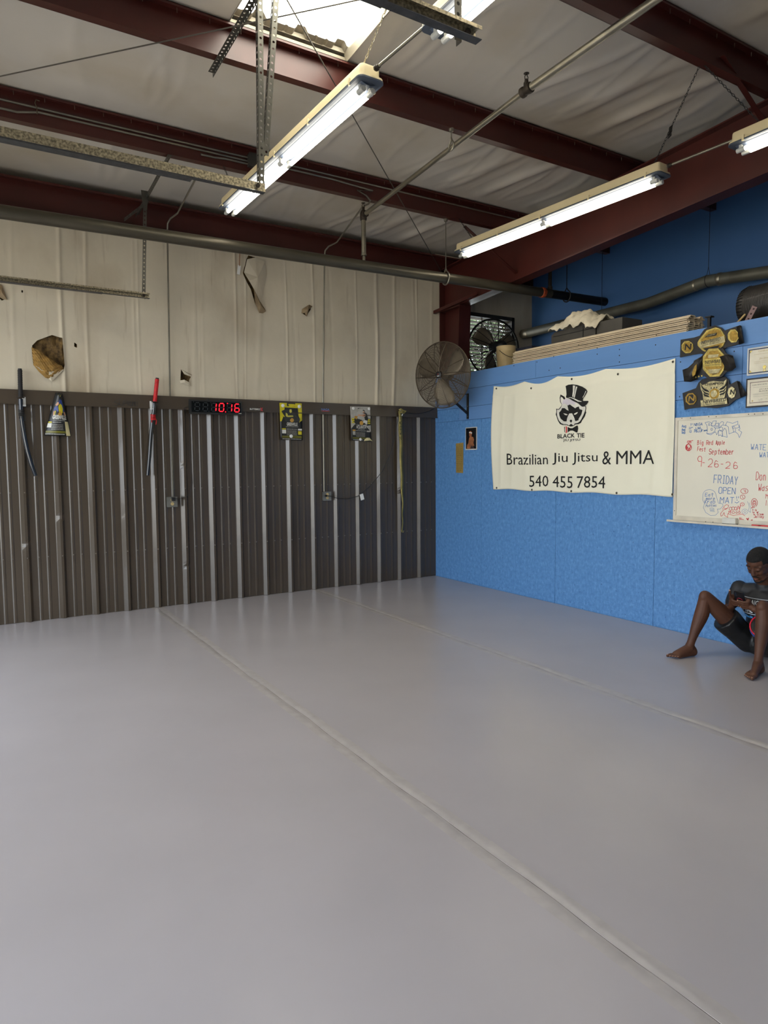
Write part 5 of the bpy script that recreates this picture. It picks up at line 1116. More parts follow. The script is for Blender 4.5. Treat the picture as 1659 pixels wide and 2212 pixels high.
mb = MB(); text(mb, 'CERTIFICATE OF RANK', cf(-4.212), .17, .86, 2.080, 2.089); text(mb, 'JIU JITSU', cf(-4.212), .36, .70, 2.043, 2.052); text(mb, 'BLACK TIE', cf(-4.212), .36, .70, 2.028, 2.037)
for z in (2.065, 2.015, 2.008, 1.995): mb.rng(-.0192, -.0187, -4.44, -4.27, z, z + .001)
pen(mb, 'John', cf(-4.212), .34, .60, 1.965, 1.978, .0012); part('print', mb, mat('grey_ink', (90, 82, 76), .5), t)
mb = MB(); c = V((-.0187, -4.268, 1.963)); mb.add([c + V((0, .009 * (1 if k % 2 else .4) * sin(pi * k / 6), .009 * (1 if k % 2 else .4) * cos(pi * k / 6))) for k in range(12)], [tuple(range(12))]); part('gold_seal', mb, M_dgold, t)

t = thing('photo_print', 'small framed photo of a bare chested man on black, beside the banner', 'photo', (-.01, -.76, 1.655))
pf = lambda u, v, off=.0125: V((-off, -.656 - .214 * u, 1.655 + .276 * v))
part('photo_edge', MB().rng(-.011, -.001, -.870, -.656, 1.655, 1.931), mat('white_photo_edge', (226, 222, 214), .5), t)
mb = MB(); mb.add([pf(.04, .045, .0115), pf(.97, .045, .0115), pf(.97, .965, .0115), pf(.04, .965, .0115)], [(0, 1, 2, 3)]); part('dark_background', mb, mat('glossy_black_photo', (18, 16, 18), .25), t)
def fl(pts, m, name, off, par=None, f=None): mb = MB(); mb.add([(f or pf)(a, b, off) for a, b in pts], [tuple(range(len(pts)))]); return part(name, mb, m, par or t)
Msk = mat('printed_skin', (176, 112, 74), .4, var=.25, scale=25)
fl([(.12, .06), (.16, .24), (.26, .30), (.30, .44), (.36, .56), (.52, .60), (.70, .56), (.78, .44), (.72, .30), (.80, .18), (.66, .10), (.50, .14), (.48, .05)], Msk, 'figure_torso', .012)
fl([(.34, .62), (.33, .74), (.38, .82), (.50, .84), (.60, .76), (.58, .66), (.52, .58), (.42, .56)], Msk, 'figure_head', .0122); fl([(.33, .76), (.60, .72), (.60, .76), (.33, .80)], M_wht, 'figure_headband', .0125)
fl([(.44, .05), (.50, .20), (.62, .14), (.74, .20), (.80, .05)], mat('dark_trunks', (60, 46, 48), .5), 'figure_shorts', .0124)
t = thing('handwritten_note', 'narrow brown cardboard note with handwriting on the blue wall near the corner', 'note', (-.004, -.52, 1.37))
q = [WR(985, 1021, .006), WR(1000, 1022, .004), WR(1001, 956, .004), WR(985, 958, .007)]
nf = lambda u, v: (q[0] * (1 - u) + q[1] * u) * (1 - v) + (q[3] * (1 - u) + q[2] * u) * v + V((-.001, 0, 0))
o = part('cardboard', MB().grid(2, 8, lambda u, v: nf(u, v) + V((.001 + .003 * sin(6 * v) * .5, 0, 0))), mat('brown_kraft_card', (160, 132, 66), .8, var=.1), t); o.modifiers.new('s', 'SOLIDIFY').thickness = .002
mb = MB(); nf2 = lambda u, v: nf(u, v) + V((-.004, 0, 0))
for k, w_ in enumerate(['Hey', 'BJJ Kids', 'Bring Water', 'No Shoes', 'on the mat', 'Clean Gear', 'Train', 'Tumble Time', 'Practice', 'Respect', 'Mat is', 'yours', 'ok']): pen(mb, w_, nf2, .08 + .12 * (len(w_) < 5), .92, .93 - k * .071, .965 - k * .071, .004)
part('handwriting', mb, M_ink, t)

# ================================================================ things on the corrugated wall
def poster(corners, off, label, cat='poster', loc=None):
    c = [WL(a, b, o) for (a, b), o in zip(corners, off)]
    f = lambda u, v, o=0.0: (c[3] * (1 - u) + c[2] * u) * (1 - v) + (c[0] * (1 - u) + c[1] * u) * v + V((0, -o, 0))     # corners: TL TR BR BL
    t = thing('event_poster', label, cat, c[3], 'jiu jitsu event posters on the metal wall'); return t, f
def Pp(t, f, name, pts, m, off): mb = MB(); mb.add([f(a, 1 - b, off) for a, b in pts], [tuple(range(len(pts)))]); return part(name, mb, m, t)
def Rc(x0, y0, x1, y1): return [(x0, y0), (x1, y0), (x1, y1), (x0, y1)]
def sheet(t, f, m, bulge=0.0): o = part('paper_sheet', MB().grid(8, 10, lambda u, v: f(u, v) + V((0, -bulge * sin(pi * u), 0))), m, t, True); o.modifiers.new('s', 'SOLIDIFY').thickness = .0008; return o
M_pk = mat('poster_black', (30, 31, 30), .35); M_pyel = mat('poster_yellow', (214, 200, 30), .35, var=.15, scale=9); M_pw = mat('poster_white', (232, 230, 220), .4); M_pgrey = mat('poster_grey', (186, 182, 172), .4, var=.15, scale=20)
M_pskin = mat('poster_skin', (214, 160, 122), .4); M_pblue = mat('poster_blue', (44, 74, 150), .4, var=.2, scale=30); M_polive = mat('poster_olive', (112, 108, 24), .4); M_pdk = mat('poster_dark_figure', (56, 58, 56), .4, var=.3, scale=25); M_pgold = mat('poster_gold', (200, 150, 60), .35)
def body_text(t, f, y0, x0, x1, n, m=M_pgrey, off=.0028):
    mb = MB(); rr = random.Random(int(y0 * 1000))
    for k in range(n):
        y = y0 + k * .036; x = x0
        while x < x1 - .02: w = rr.uniform(.02, .07); mb.add([f(x, 1 - y - .013, off), f(min(x + w, x1), 1 - y - .013, off), f(min(x + w, x1), 1 - y, off), f(x, 1 - y, off)], [(0, 1, 2, 3)]); x += w + .012
    return part('small_print', mb, m, t)
# poster 2, yellow
t, f = poster([(603.5, 870), (651.5, 871.5), (653.5, 951), (606.5, 950)], (.064, .064, .012, .05), 'yellow and black GREENVILLE poster held by three white magnets')
sheet(t, f, M_pk)
Pp(t, f, 'yellow_field', [(0, 0), (1, 0), (1, .46), (.86, .52), (.82, .13), (.22, .12), (.2, .3), (.06, .5), (0, .5)], M_pyel, .0016); Pp(t, f, 'title_box', Rc(.33, 0, .70, .085), M_pk, .0022); Pp(t, f, 'yellow_title_bar', Rc(.39, .025, .65, .062), M_pyel, .0028)
Pp(t, f, 'figure', [(.08, .22), (.25, .17), (.44, .18), (.47, .15), (.53, .15), (.56, .22), (.72, .30), (.83, .33), (.9, .42), (.88, .5), (.7, .5), (.5, .52), (.3, .55), (.2, .45), (.12, .36)], M_pdk, .0034)
Pp(t, f, 'arm', [(.26, .26), (.34, .29), (.35, .34), (.58, .33), (.60, .37), (.34, .38), (.26, .36)], mat('poster_pale_yellow', (206, 196, 84), .4), .0040); Pp(t, f, 'figure_face', [(.44, .17), (.53, .17), (.54, .24), (.48, .27), (.43, .24)], mat('poster_pale_yellow', (206, 196, 84), .4), .0040)
Pp(t, f, 'sleeve', [(.04, .22), (.10, .26), (.22, .38), (.12, .36), (.05, .30)], M_pyel, .0038)
mb = MB(); c = f(.53, 1 - .46, .0042); mb.lathe(c, (0, -1, 0), [(0, .024), (.001, .023)], 20); part('gold_badge', mb, M_pgold, t)
mb = MB(); text(mb, 'GREENVILLE', lambda u, v: f(u, v, .0044), .29, .78, .385, .475, 0, .03); part('title_lettering', mb, M_pw, t)
mb = MB(); text(mb, 'SPRING CHAMPIONSHIP', lambda u, v: f(u, v, .003), .25, .82, .352, .366, 0, .01); part('subtitle', mb, M_pw, t)
Pp(t, f, 'yellow_tab', Rc(.07, .685, .25, .715), M_pyel, .0022); Pp(t, f, 'white_square', Rc(.07, .725, .25, .825), M_pw, .0022); Pp(t, f, 'white_tab', Rc(.8, .69, .98, .735), M_pw, .0022); Pp(t, f, 'yellow_box', Rc(.8, .755, .97, .85), M_pyel, .0022); Pp(t, f, 'olive_band', Rc(.06, .885, .96, .945), M_polive, .0022)
mb = MB(); text(mb, 'GREENVILLE HIGH SCHOOL', lambda u, v: f(u, v, .003), .28, .76, .285, .305, 0, .01); part('venue_line', mb, M_pw, t)
body_text(t, f, .745, .28, .74, 4); body_text(t, f, .965, .08, .95, 1, M_pw)
mag = []
for u, v in ((.14, .075), (.88, .085), (.47, .895)):
    c = f(u, 1 - v, .0045); mb = MB().lathe(c, (0, -1, 0), [(0, .020), (.004, .020), (.006, .017)], 20); mag.append(c)
    solo('round_magnet', mb, M_wht, 'white round magnet on the yellow GREENVILLE poster, ' + {.14: 'top left', .88: 'top right', .47: 'bottom middle'}[u], 'magnet', c, 'white round magnets', smooth=True)
# poster 3, ATLANTA
t, f = poster([(756, 878), (799.5, 879), (801.5, 953.5), (759.5, 951.5)], (.064, .064, .012, .05), 'pale grey ATLANTA poster with two sparring men, right of the others')
sheet(t, f, M_pk)
Pp(t, f, 'grey_field', [(0, 0), (1, 0), (1, .34), (.8, .34), (.8, .55), (1, .53), (1, .72), (.72, .55), (.2, .52), (0, .65), (0, .33)], M_pgrey, .0012); Pp(t, f, 'title_mark', Rc(.37, .04, .65, .075), M_pdk, .0022); Pp(t, f, 'dark_panel', Rc(.22, .115, .78, .52), M_pk, .0018)
Pp(t, f, 'yellow_shirt', [(.20, .28), (.30, .20), (.38, .22), (.32, .36), (.28, .37), (.19, .33)], M_pgold, .0026); Pp(t, f, 'figure_head', [(.33, .13), (.44, .13), (.44, .19), (.38, .22), (.32, .19)], mat('poster_hair', (120, 100, 60), .4), .003)
Pp(t, f, 'arms', [(.36, .22), (.55, .24), (.72, .20), (.76, .25), (.66, .30), (.55, .27), (.38, .27)], M_pskin, .0034); Pp(t, f, 'black_shirt', [(.60, .18), (.72, .16), (.82, .2), (.88, .36), (.84, .40), (.76, .39), (.68, .30), (.78, .25), (.73, .21)], M_pk, .0040); Pp(t, f, 'face', [(.60, .12), (.68, .11), (.70, .17), (.64, .19), (.60, .16)], M_pskin, .0036); Pp(t, f, 'cap', [(.60, .11), (.66, .085), (.73, .12), (.72, .16), (.68, .13)], M_pk, .0042)
Pp(t, f, 'white_shorts', [(.60, .44), (.70, .385), (.83, .40), (.82, .51), (.73, .50), (.71, .46), (.64, .47)], M_pw, .0036)
for y in (.345, .395, .45): Pp(t, f, 'yellow_tab', Rc(.05, y, .18, y + .035), M_pyel, .003); Pp(t, f, 'yellow_tab', Rc(.85, y + .01, .98, y + .045), M_pyel, .003)
mb = MB(); c = f(.53, 1 - .475, .0042); mb.lathe(c, (0, -1, 0), [(0, .026), (.001, .025)], 20); part('gold_badge', mb, M_pgold, t)
mb = MB(); text(mb, 'ATLANTA', lambda u, v: f(u, v, .0044), .26, .76, .365, .455, 0, .03); part('title_lettering', mb, M_pw, t)
mb = MB(); text(mb, 'OPEN CHAMPIONSHIP', lambda u, v: f(u, v, .003), .33, .68, .335, .352, 0, .01); text(mb, 'SOUTH COUNTY RECREATION CENTER', lambda u, v: f(u, v, .003), .24, .74, .285, .308, 0, .01); part('subtitle', mb, M_pw, t)
Pp(t, f, 'yellow_tab', Rc(.07, .675, .22, .715), M_pgold, .0022); Pp(t, f, 'white_square', Rc(.07, .725, .21, .83), M_pgrey, .0022); Pp(t, f, 'white_tab', Rc(.78, .69, .97, .73), M_pgrey, .0022); Pp(t, f, 'olive_band', Rc(.06, .895, .8, .945), M_polive, .0022)
body_text(t, f, .755, .24, .70, 4); body_text(t, f, .965, .08, .6, 1, M_pw)
mb = MB(); mb.add([f(.66, .05, .003), f(.76, .10, .016), f(.88, .10, .02), f(.98, .04, .02), f(1.03, .005, .024), f(.86, .02, .03), f(.6, .0, .01)], [tuple(range(7))]); part('curled_corner', mb, mat('cream_paper_back', (224, 212, 160), .5), t)
for u, v, w_ in ((.15, .055, 'top left'), (.93, .055, 'top right'), (.44, .955, 'bottom middle')):
    c = f(u, 1 - v, .0045); solo('round_magnet', MB().lathe(c, (0, -1, 0), [(0, .017), (.004, .017), (.006, .014)], 20), M_wht, 'white round magnet on the grey ATLANTA poster, ' + w_, 'magnet', c, 'white round magnets', smooth=True)
# poster 1, bent into a cone shape
c4 = [WL(120, 848, .07), WL(135, 850, .07), WL(154, 943, .03), WL(95, 941, .03)]
f = lambda u, v, o=0.0: (c4[3] * (1 - u) + c4[2] * u) * (1 - v) + (c4[0] * (1 - u) + c4[1] * u) * v + V((0, -o - .055 * sin(pi * u) ** .8 * (1 - .3 * v), 0))
t = thing('event_poster', 'black GREENVILLE poster pinched at the top and flaring outward, between the swords', 'poster', c4[3], 'jiu jitsu event posters on the metal wall')
def Gp(name, x0, y0, x1, y1, m, off, n=8): return part(name, MB().grid(n, 4, lambda a, b: f(x0 + (x1 - x0) * a, 1 - (y0 + (y1 - y0) * b), off)), m, t, True)
o = part('paper_sheet', MB().grid(20, 14, lambda a, b: f(a, b)), M_pk, t, True); o.modifiers.new('s', 'SOLIDIFY').thickness = .0008
Pp(t, f, 'yellow_mark', [(.28, .04), (.75, .03), (.6, .09), (.4, .07)], M_pyel, .002); Pp(t, f, 'blue_shirt', [(.42, .22), (.55, .15), (.72, .17), (.80, .30), (.83, .44), (.78, .45), (.72, .34), (.60, .27), (.45, .25)], M_pblue, .003)
Pp(t, f, 'yellow_shorts', [(.44, .32), (.56, .25), (.70, .28), (.76, .36), (.72, .46), (.62, .49), (.50, .44)], M_pyel, .004); Pp(t, f, 'arm', [(.22, .28), (.36, .22), (.48, .23), (.44, .29), (.28, .31)], M_pskin, .004); Pp(t, f, 'blue_sleeve', [(.18, .34), (.34, .29), (.46, .36), (.46, .44), (.34, .45), (.16, .42)], M_pblue, .003)
Pp(t, f, 'hand', [(.16, .43), (.22, .42), (.24, .52), (.18, .54)], M_pskin, .004); Pp(t, f, 'hand', [(.78, .43), (.86, .44), (.92, .50), (.84, .54)], M_pskin, .004); Pp(t, f, 'yellow_arm', [(.25, .42), (.31, .43), (.28, .52), (.24, .52)], M_pyel, .0045)
Pp(t, f, 'gold_badge', [(.44, .50), (.54, .43), (.60, .42), (.68, .50), (.62, .53), (.5, .53)], M_pgold, .005)
mb = MB(); text(mb, 'GREENVILLE', lambda u, v: f(u, v, .004), .17, .90, .385, .485, 0, .04); part('title_lettering', mb, M_pw, t); mb = MB(); text(mb, 'SPRING CHAMPIONSHIP', lambda u, v: f(u, v, .004), .22, .84, .352, .368, 0, .01); text(mb, 'GREENVILLE HIGH SCHOOL', lambda u, v: f(u, v, .004), .22, .62, .305, .325, 0, .01); part('subtitle', mb, M_pw, t)
Gp('yellow_tab', .03, .672, .18, .705, M_pyel, .003, 3); Gp('white_square', .02, .712, .19, .81, M_pw, .003, 3); Gp('olive_band', .02, .885, .80, .935, M_polive, .003); Gp('pale_fold', .80, .66, .97, .99, mat('cream_paper_back', (224, 212, 160), .5), .004, 5)
body_text(t, f, .735, .21, .70, 4); body_text(t, f, .955, .03, .75, 1, M_pw)
# digital timer
cz = WL(405, 863, .06); ca_, cb_ = WL(405, 863.5, .075), WL(522, 897, .075)
cy0 = -.058; t = thing('digital_timer', 'black digital wall timer glowing red 10:16 on the metal wall', 'clock', (cz.x, -.06, cz.z - .15))
k0 = WL(406, 862, .09); k1 = WL(522.5, 868, .09); k2 = WL(522.5, 897.5, .09); k3 = WL(410, 892.5, .09); zt = (k0.z + k1.z) / 2; zb2 = (k2.z + k3.z) / 2; xa, xb = (k0.x + k3.x) / 2 + .005, k1.x
part('case', MB().rng(xa, xb, -.09, -.058, zb2, zt), mat('black_case', (34, 34, 32), .4), t)
dw_ = part('display_window', MB().rng(xa + .022, xb - .014, -.0905, -.088, zb2 + .018, zt - .016), mat('dark_display', (10, 14, 16), .12), t)
mb = MB()
for x in (xa + .2, xa + .34): mb.rng(x, x + .02, -.075, -.06, zt, zt + .014)
part('hanging_lug', mb, M_black, t)
M_led = mat('red_led', (255, 18, 30), .4, var=0, emit=5.0); M_unl = mat('unlit_led', (44, 50, 52), .4)
lit = MB(); un = MB(); H = zt - zb2; fz = lambda a, b: V((xa + (xb - xa) * a, -.0915, zb2 + H * b))
segs = {'a': ((.0, 1), (1, 1)), 'b': ((1, 1), (1, .5)), 'c': ((1, .5), (1, 0)), 'd': ((0, 0), (1, 0)), 'e': ((0, .5), (0, 0)), 'f': ((0, 1), (0, .5)), 'g': ((0, .5), (1, .5))}
def digit(cx, on, un_on=True):
    w = .085; y0, y1 = .22, .80
    for s, (p_, q_) in segs.items():
        m_ = lit if s in on else un
        if s not in on and not un_on: continue
        A = V((cx + w * (p_[0] - .5) + .012 * (p_[1] - .5), y0 + (y1 - y0) * p_[1])); B = V((cx + w * (q_[0] - .5) + .012 * (q_[1] - .5), y0 + (y1 - y0) * q_[1])); d = B - A; A = A + d * .1; B = B - d * .1
        wx = .011; 
        if s in 'adg': pts = [(A.x, A.y), (A.x + .008, A.y + .03), (B.x - .008, B.y + .03), (B.x, B.y), (B.x - .008, B.y - .03), (A.x + .008, A.y - .03)]
        else: pts = [(A.x, A.y), (A.x + wx * .7, A.y - .04), (B.x + wx * .7, B.y + .04), (B.x, B.y), (B.x - wx * .7, B.y + .04), (A.x - wx * .7, A.y - .04)]
        m_.add([fz(*p) for p in pts], [tuple(range(6))])
digit(.145, ''); digit(.295, ''); digit(.455, 'bc'); digit(.60, 'abcdef'); digit(.755, 'bc'); digit(.90, 'acdefg')
for a, b, m_ in ((.675, .20, lit), (.715, .82, lit), (.36, .2, un), (.08, .84, un), (.40, .82, un)): m_.lathe(fz(a, b), (0, -1, 0), [(0, .005), (.0005, .005)], 10)
part('lit_segments', lit, M_led, dw_); part('unlit_segments', un, M_unl, dw_)
mb = MB(); mb.add([fz(.93, .1), fz(.985, .1), fz(.985, .14), fz(.93, .14)], [(0, 1, 2, 3)]); part('logo', mb, M_pw, t)
# stickers on the band
def bandf(a0, b0, a1, b1): 
    p_ = WL(a0, b0, .0545); q_ = WL(a1, b1, .0545); return lambda u, v: V((p_.x + (q_.x - p_.x) * u, -.0545, q_.z + (p_.z - q_.z) * v))
f = bandf(539, 880, 568, 887.5); mb = MB(); mb.add([f(0, 0), f(.84, 0), f(.84, .85), f(0, .85)], [(0, 1, 2, 3)]); t = thing('sticker', 'small black, white and red sticker on the brown band right of the timer', 'sticker', f(.5, .5))
part('sticker_base', mb, M_ink, t); g_ = lambda u, v: f(u, v) + V((0, -.001, 0)); mb = MB(); text(mb, 'BUTTERFLY', g_, .02, .83, .15, .75, 0, .03); part('lettering', mb, M_pw, t); mb = MB(); text(mb, 'X', g_, .80, 1.0, -.1, 1.05, 0, .05); part('red_letter', mb, M_inkred, t)
f = bandf(694, 881, 712, 889); t = thing('sticker', 'tiny blue and red sticker on the brown band between the two flat posters', 'sticker', f(.5, .5)); mb = MB(); text(mb, 'NAGA', f, 0, 1, .2, .9, 0, .03); part('lettering', mb, mat('muted_blue_ink', (92, 116, 168), .5), t); mb = MB(); mb.add([f(0, .05), f(1, .05), f(.9, .18), f(.05, .18)], [(0, 1, 2, 3)]); part('red_stroke', mb, M_inkred, t)
# swords
def sword(label, hp, gp, sp, m_h, m_s, wrap, mount):
    P = [WL(a, b, .085) for a, b in hp]; t = thing('katana', label, 'sword', WL(*sp[-1], .06), 'swords on the metal wall')
    n = len(P); hd_ = part('handle', MB().tube([P[0].lerp(P[-1], i / 24) for i in range(25)], [.0195 + .002 * (i % 2) for i in range(25)], 10, flat=1.0), m_h, t, True)
    part('pommel', MB().cyl(P[0] - (P[-1] - P[0]).normalized() * .012, P[0] + (P[-1] - P[0]).normalized() * .012, .017, n=12), M_black, hd_, True)
    d = (P[-1] - P[0]).normalized(); part('guard', MB().lathe(P[-1], d, [(0, .034), (.006, .034)], 20), M_iron, t, True)
    S_ = [WL(a, b, .085 if i < 2 else .065) for i, (a, b) in enumerate(sp)]
    part('scabbard', MB().tube(S_, [.0195] * (len(S_) - 1) + [.016], 12), m_s, t, True)
    c = WL(*wrap, .085); mb = MB()
    for k in range(5): mb.tube([c + V((.023 * cos(a), .023 * sin(a), -.012 * k + .004 * sin(a))) for a in [2 * pi * j / 12 for j in range(12)]], .005, 5, closed=True)
    mb.tube([c + V((.015, -.01, -.02)), c + V((.03, -.012, -.06)), c + V((.024, -.01, -.10))], .004, 5); mb.tube([c + V((-.01, -.015, -.03)), c + V((-.02, -.02, -.08))], .004, 5); part('cord_wrap', mb, m_h, t, True)
    c = WL(*mount, .062); mb = MB(); mb.rng(c.x - .014, c.x + .014, -.062, -.054, c.z - .045, c.z + .045); mb.rng(c.x - .012, c.x + .012, -.11, -.062, c.z - .04, c.z - .034); part('wall_hook', mb, M_wht, t)
M_red2 = mat('bright_red_cord', (214, 28, 34), .5, var=.15, scale=40); M_lac = mat('navy_lacquer', (26, 34, 46), .16, coat=.6); M_lacb = mat('black_lacquer', (22, 22, 22), .16, coat=.6)
sword('black handled katana in a curved navy scabbard, leftmost on the wall', [(43, 799), (44.5, 858)], 0, [(44.5, 862), (45.5, 890), (48.5, 915), (54, 948), (60, 975), (68, 1003), (77, 1028)], mat('black_cord', (26, 24, 24), .7, bump=.5, bscale=80), M_lac, (46, 886), (52, 868))
sword('red handled katana in a straight black scabbard near the timer', [(339.5, 819), (334.5, 868)], 0, [(334, 871), (333, 885), (330, 905), (326, 940), (323, 985), (319, 1027)], M_red2, M_lacb, (330.5, 896), (327, 876))
# tan belt hanging on a hook
bp2 = [(864, 888), (865.5, 930), (866.5, 980), (868.5, 1040), (870, 1085), (869.5, 1120), (869, 1148)]; wd_ = [7, 8.5, 7, 6, 4, 3, 2.5]
t = thing('martial_arts_belt', 'long yellowish belt hanging down from a hook near the corner', 'belt', WL(866, 900, .07))
mb = MB(); P = []; F = []; nn = 60
for i in range(nn + 1):
    s = i / nn * (len(bp2) - 1); j = min(int(s), len(bp2) - 2); u = s - j; a = bp2[j][0] * (1 - u) + bp2[j + 1][0] * u; b = bp2[j][1] * (1 - u) + bp2[j + 1][1] * u; w_ = (wd_[j] * (1 - u) + wd_[j + 1] * u) / 2
    tw = .010 * sin(9 * i / nn)
    for k in (-1, 0, 1): P.append(WL(a + k * w_ + .6 * sin(i * .5), b, .075 + (.012 if k == 0 else 0) + tw * k))
for i in range(nn):
    for k in (0, 1): F.append((i * 3 + k, i * 3 + k + 1, (i + 1) * 3 + k + 1, (i + 1) * 3 + k))
mb.add(P, F); o = part('belt_strip', mb, mat('dirty_yellow_webbing', (160, 146, 82), .7, var=.15, scale=15, bump=.4, bscale=60), t, True); o.modifiers.new('s', 'SOLIDIFY').thickness = .005
mb = MB(); q = lambda a, b, o=.085: WL(a, b, o); mb.tube([q(862, 886), q(866, 884, .1), q(871, 887, .1), q(876, 888, .09), q(872, 892, .08), q(868, 890, .1), q(863, 892, .09)], .013, 6); part('knot', mb, mat('dirty_yellow_webbing', (160, 146, 82)), t, True)
mb = MB(); mb.tube([q(867, 1145, .07), q(868, 1149, .07), q(871, 1150, .07), q(872, 1146, .07)], .005, 6); part('frayed_end', mb, mat('dirty_yellow_webbing', (160, 146, 82)), t, True)
mb = MB(); fn = lambda u, v: q(861.8 + 6 * u, 900 + 55 * (1 - v), .095); 
for k, ch_ in enumerate('TKCWN'): pen(mb, ch_, lambda u, v, k=k: q(862.8 + 5 * u, 906 + k * 11 - 7 * v, .094), 0, 1, 0, 1, .12)
part('ink_writing', mb, M_ink, t)
c = WL(865.5, 893, .056); mb = MB(); mb.rng(c.x - .013, c.x + .013, -.064, -.054, c.z - .04, c.z + .05); mb.tube([(c.x, -.064, c.z - .02), (c.x, -.09, c.z - .03), (c.x, -.1, c.z - .01)], .006, 6); solo('wall_hook', mb, M_wht, 'white adhesive hook holding the yellowish belt', 'hook', (c.x, -.058, c.z))
# tag hanging by the tear
c = WL(516, 583, .03); t = thing('hanging_tag', 'small white tag on a brown string beside the tall tear', 'tag', c)
mb = MB(); mb.box(c, (.034, .002, .10), Matrix.Rotation(R(8), 3, 'Y')); part('tag_card', mb, M_wht, t); part('string', MB().tube([WL(518, 545, .03), WL(517.5, 575, .03)], .004, 5), mat('brown_string', (140, 84, 44), .8), t)
# bent hook on the purlin
c = WL(80, 238, 1.46); t_ = solo('wire_hook', MB().tube([c + V((0, 0, -.03)), c + V((.0, 0, .02)), c + V((-.012, 0, .05)), c + V((-.005, 0, .075)), c + V((.02, 0, .072))], .004, 6), M_cage, 'small bent rusty hook on the purlin at the upper left', 'hook', c)
# ================================================================ the seated man
M_skin = mat('dark_brown_skin', (92, 58, 40), .56, var=.08, scale=8, bump=.08, bscale=40, rgb2=(78, 47, 32), spec=.4)
M_hair = mat('black_short_hair', (16, 13, 12), .9, bump=.6, bscale=160)
M_shirt = mat('black_rash_guard', (32, 32, 35), .55, var=.1, scale=10, bump=.3, bscale=16)
M_short = mat('black_satin_shorts', (26, 27, 28), .4, var=.15, scale=6, bump=.5, bscale=12)
man = thing('person', 'man sitting against the blue wall in black T-shirt and shorts, looking at a phone', 'person', (-.25, -4.45, 0))
def remesh(o, vox, it=4):
    m = o.modifiers.new('remesh', 'REMESH'); m.mode = 'VOXEL'; m.voxel_size = vox; m.use_smooth_shade = True
    s = o.modifiers.new('smooth', 'SMOOTH'); s.factor = .6; s.iterations = it
HR, HL = V((-.20, -4.40, .115)), V((-.20, -4.56, .115))
KR, KL = V((-.505, -4.232, .455)), V((-.505, -4.678, .455))
AR, AL = V((-.612, -4.180, .075)), V((-.615, -4.715, .085))
SR, SL = V((-.175, -4.298, .505)), V((-.165, -4.667, .505))
CH = V((-.17, -4.482, .42)); NB = V((-.165, -4.482, .565)); HC = V((-.255, -4.497, .725))
ff = V((-.84, .02, -.54)).normalized(); ll = V((.02, -1, 0)); ll = (ll - ff * ll.dot(ff)).normalized(); uu = ff.cross(ll) * -1
if uu.z < 0: uu = -uu
RH = Matrix((ff, ll, uu)).transposed()
def hp(f_, l_, u_): return HC + ff * f_ + ll * l_ + uu * u_
mb = MB()
# legs: thigh, knee, calf
def leg(H, K, A, out):
    mb.tube([H, H.lerp(K, .25), H.lerp(K, .5), H.lerp(K, .7), H.lerp(K, .85), H.lerp(K, .95), K], [.082, .079, .071, .063, .056, .053, .050], 16); mb.ell(K, (.050, .050, .050)); mb.ell(K + V((-.010, 0, .006)), (.046, .042, .048))
    back = V((.022, 0, 0)); c = K.lerp(A, .30) + back
    prf = [(0, 0, .0485), (.08, .15, .0475), (.16, .45, .0495), (.25, .8, .0525), (.34, .95, .0535), (.45, .8, .0505), (.56, .5, .0445), (.68, .25, .0375), (.8, .1, .0315), (.9, 0, .0295), (1.0, 0, .031)]
    mb.tube([K.lerp(A, a_) + back * b_ for a_, b_, _ in prf], [r_ for _, _, r_ in prf], 16)
leg(HR, KR, AR, 1); leg(HL, KL, AL, -1)
def foot(A, d, side):
    d = V((d[0], d[1], 0)).normalized(); s = V((-d.y, d.x, 0)) * side      # s points to the big toe side
    A0 = V((A.x, A.y, 0)); heel = A0 - d * .035 + V((0, 0, .030))
    mb.ell(heel, (.034, .030, .032)); mb.cap(heel + V((0, 0, .01)), A + V((0, 0, .01)), .030, .031); mb.ell(A + s * .022, (.014, .014, .015)); mb.ell(A - s * .024 + V((0, 0, -.01)), (.013, .013, .014))
    mb.cap(heel, A0 + d * .11 - s * .020 + V((0, 0, .018)), .029, .020); mb.cap(A + d * .01 + V((0, 0, -.012)), A0 + d * .115 + s * .016 + V((0, 0, .025)), .034, .023)
    mb.cap(A0 + d * .115 + s * .022 + V((0, 0, .022)), A0 + d * .115 - s * .026 + V((0, 0, .016)), .021, .016)
    nails = []
    for k, (off, L, r_) in enumerate(((.029, .055, .0122), (.0085, .055, .0074), (-.0065, .050, .0070), (-.021, .043, .0066), (-.034, .035, .0066))):
        a = A0 + d * (.122 - .006 * k) + s * off + V((0, 0, .016)); m_ = a + d * L * .55 + V((0, 0, .003)); e = a + d * L + V((0, 0, -.003)); mb.cap(a, m_, r_ * 1.1, r_); mb.cap(m_, e, r_, r_ * .95); nails.append((e + V((0, 0, r_ * .75)), d, s, r_))
    return nails
nl = foot(AR, (-.95, .24), -1) + foot(AL, (-.98, -.16), 1)
# pelvis and trunk
mb.ell((-.15, -4.48, .105), (.115, .16, .10)); mb.cap((-.145, -4.48, .12), (-.13, -4.48, .30), .115, .115); mb.ell((-.15, -4.482, .40), (.11, .165, .13)); mb.cap(SR + V((.01, -.03, -.02)), SL + V((.01, .03, -.02)), .050, .050)
mb.cap(NB + V((.02, 0, -.02)), NB.lerp(HC, .55) + V((.02, 0, 0)), .058, .050)
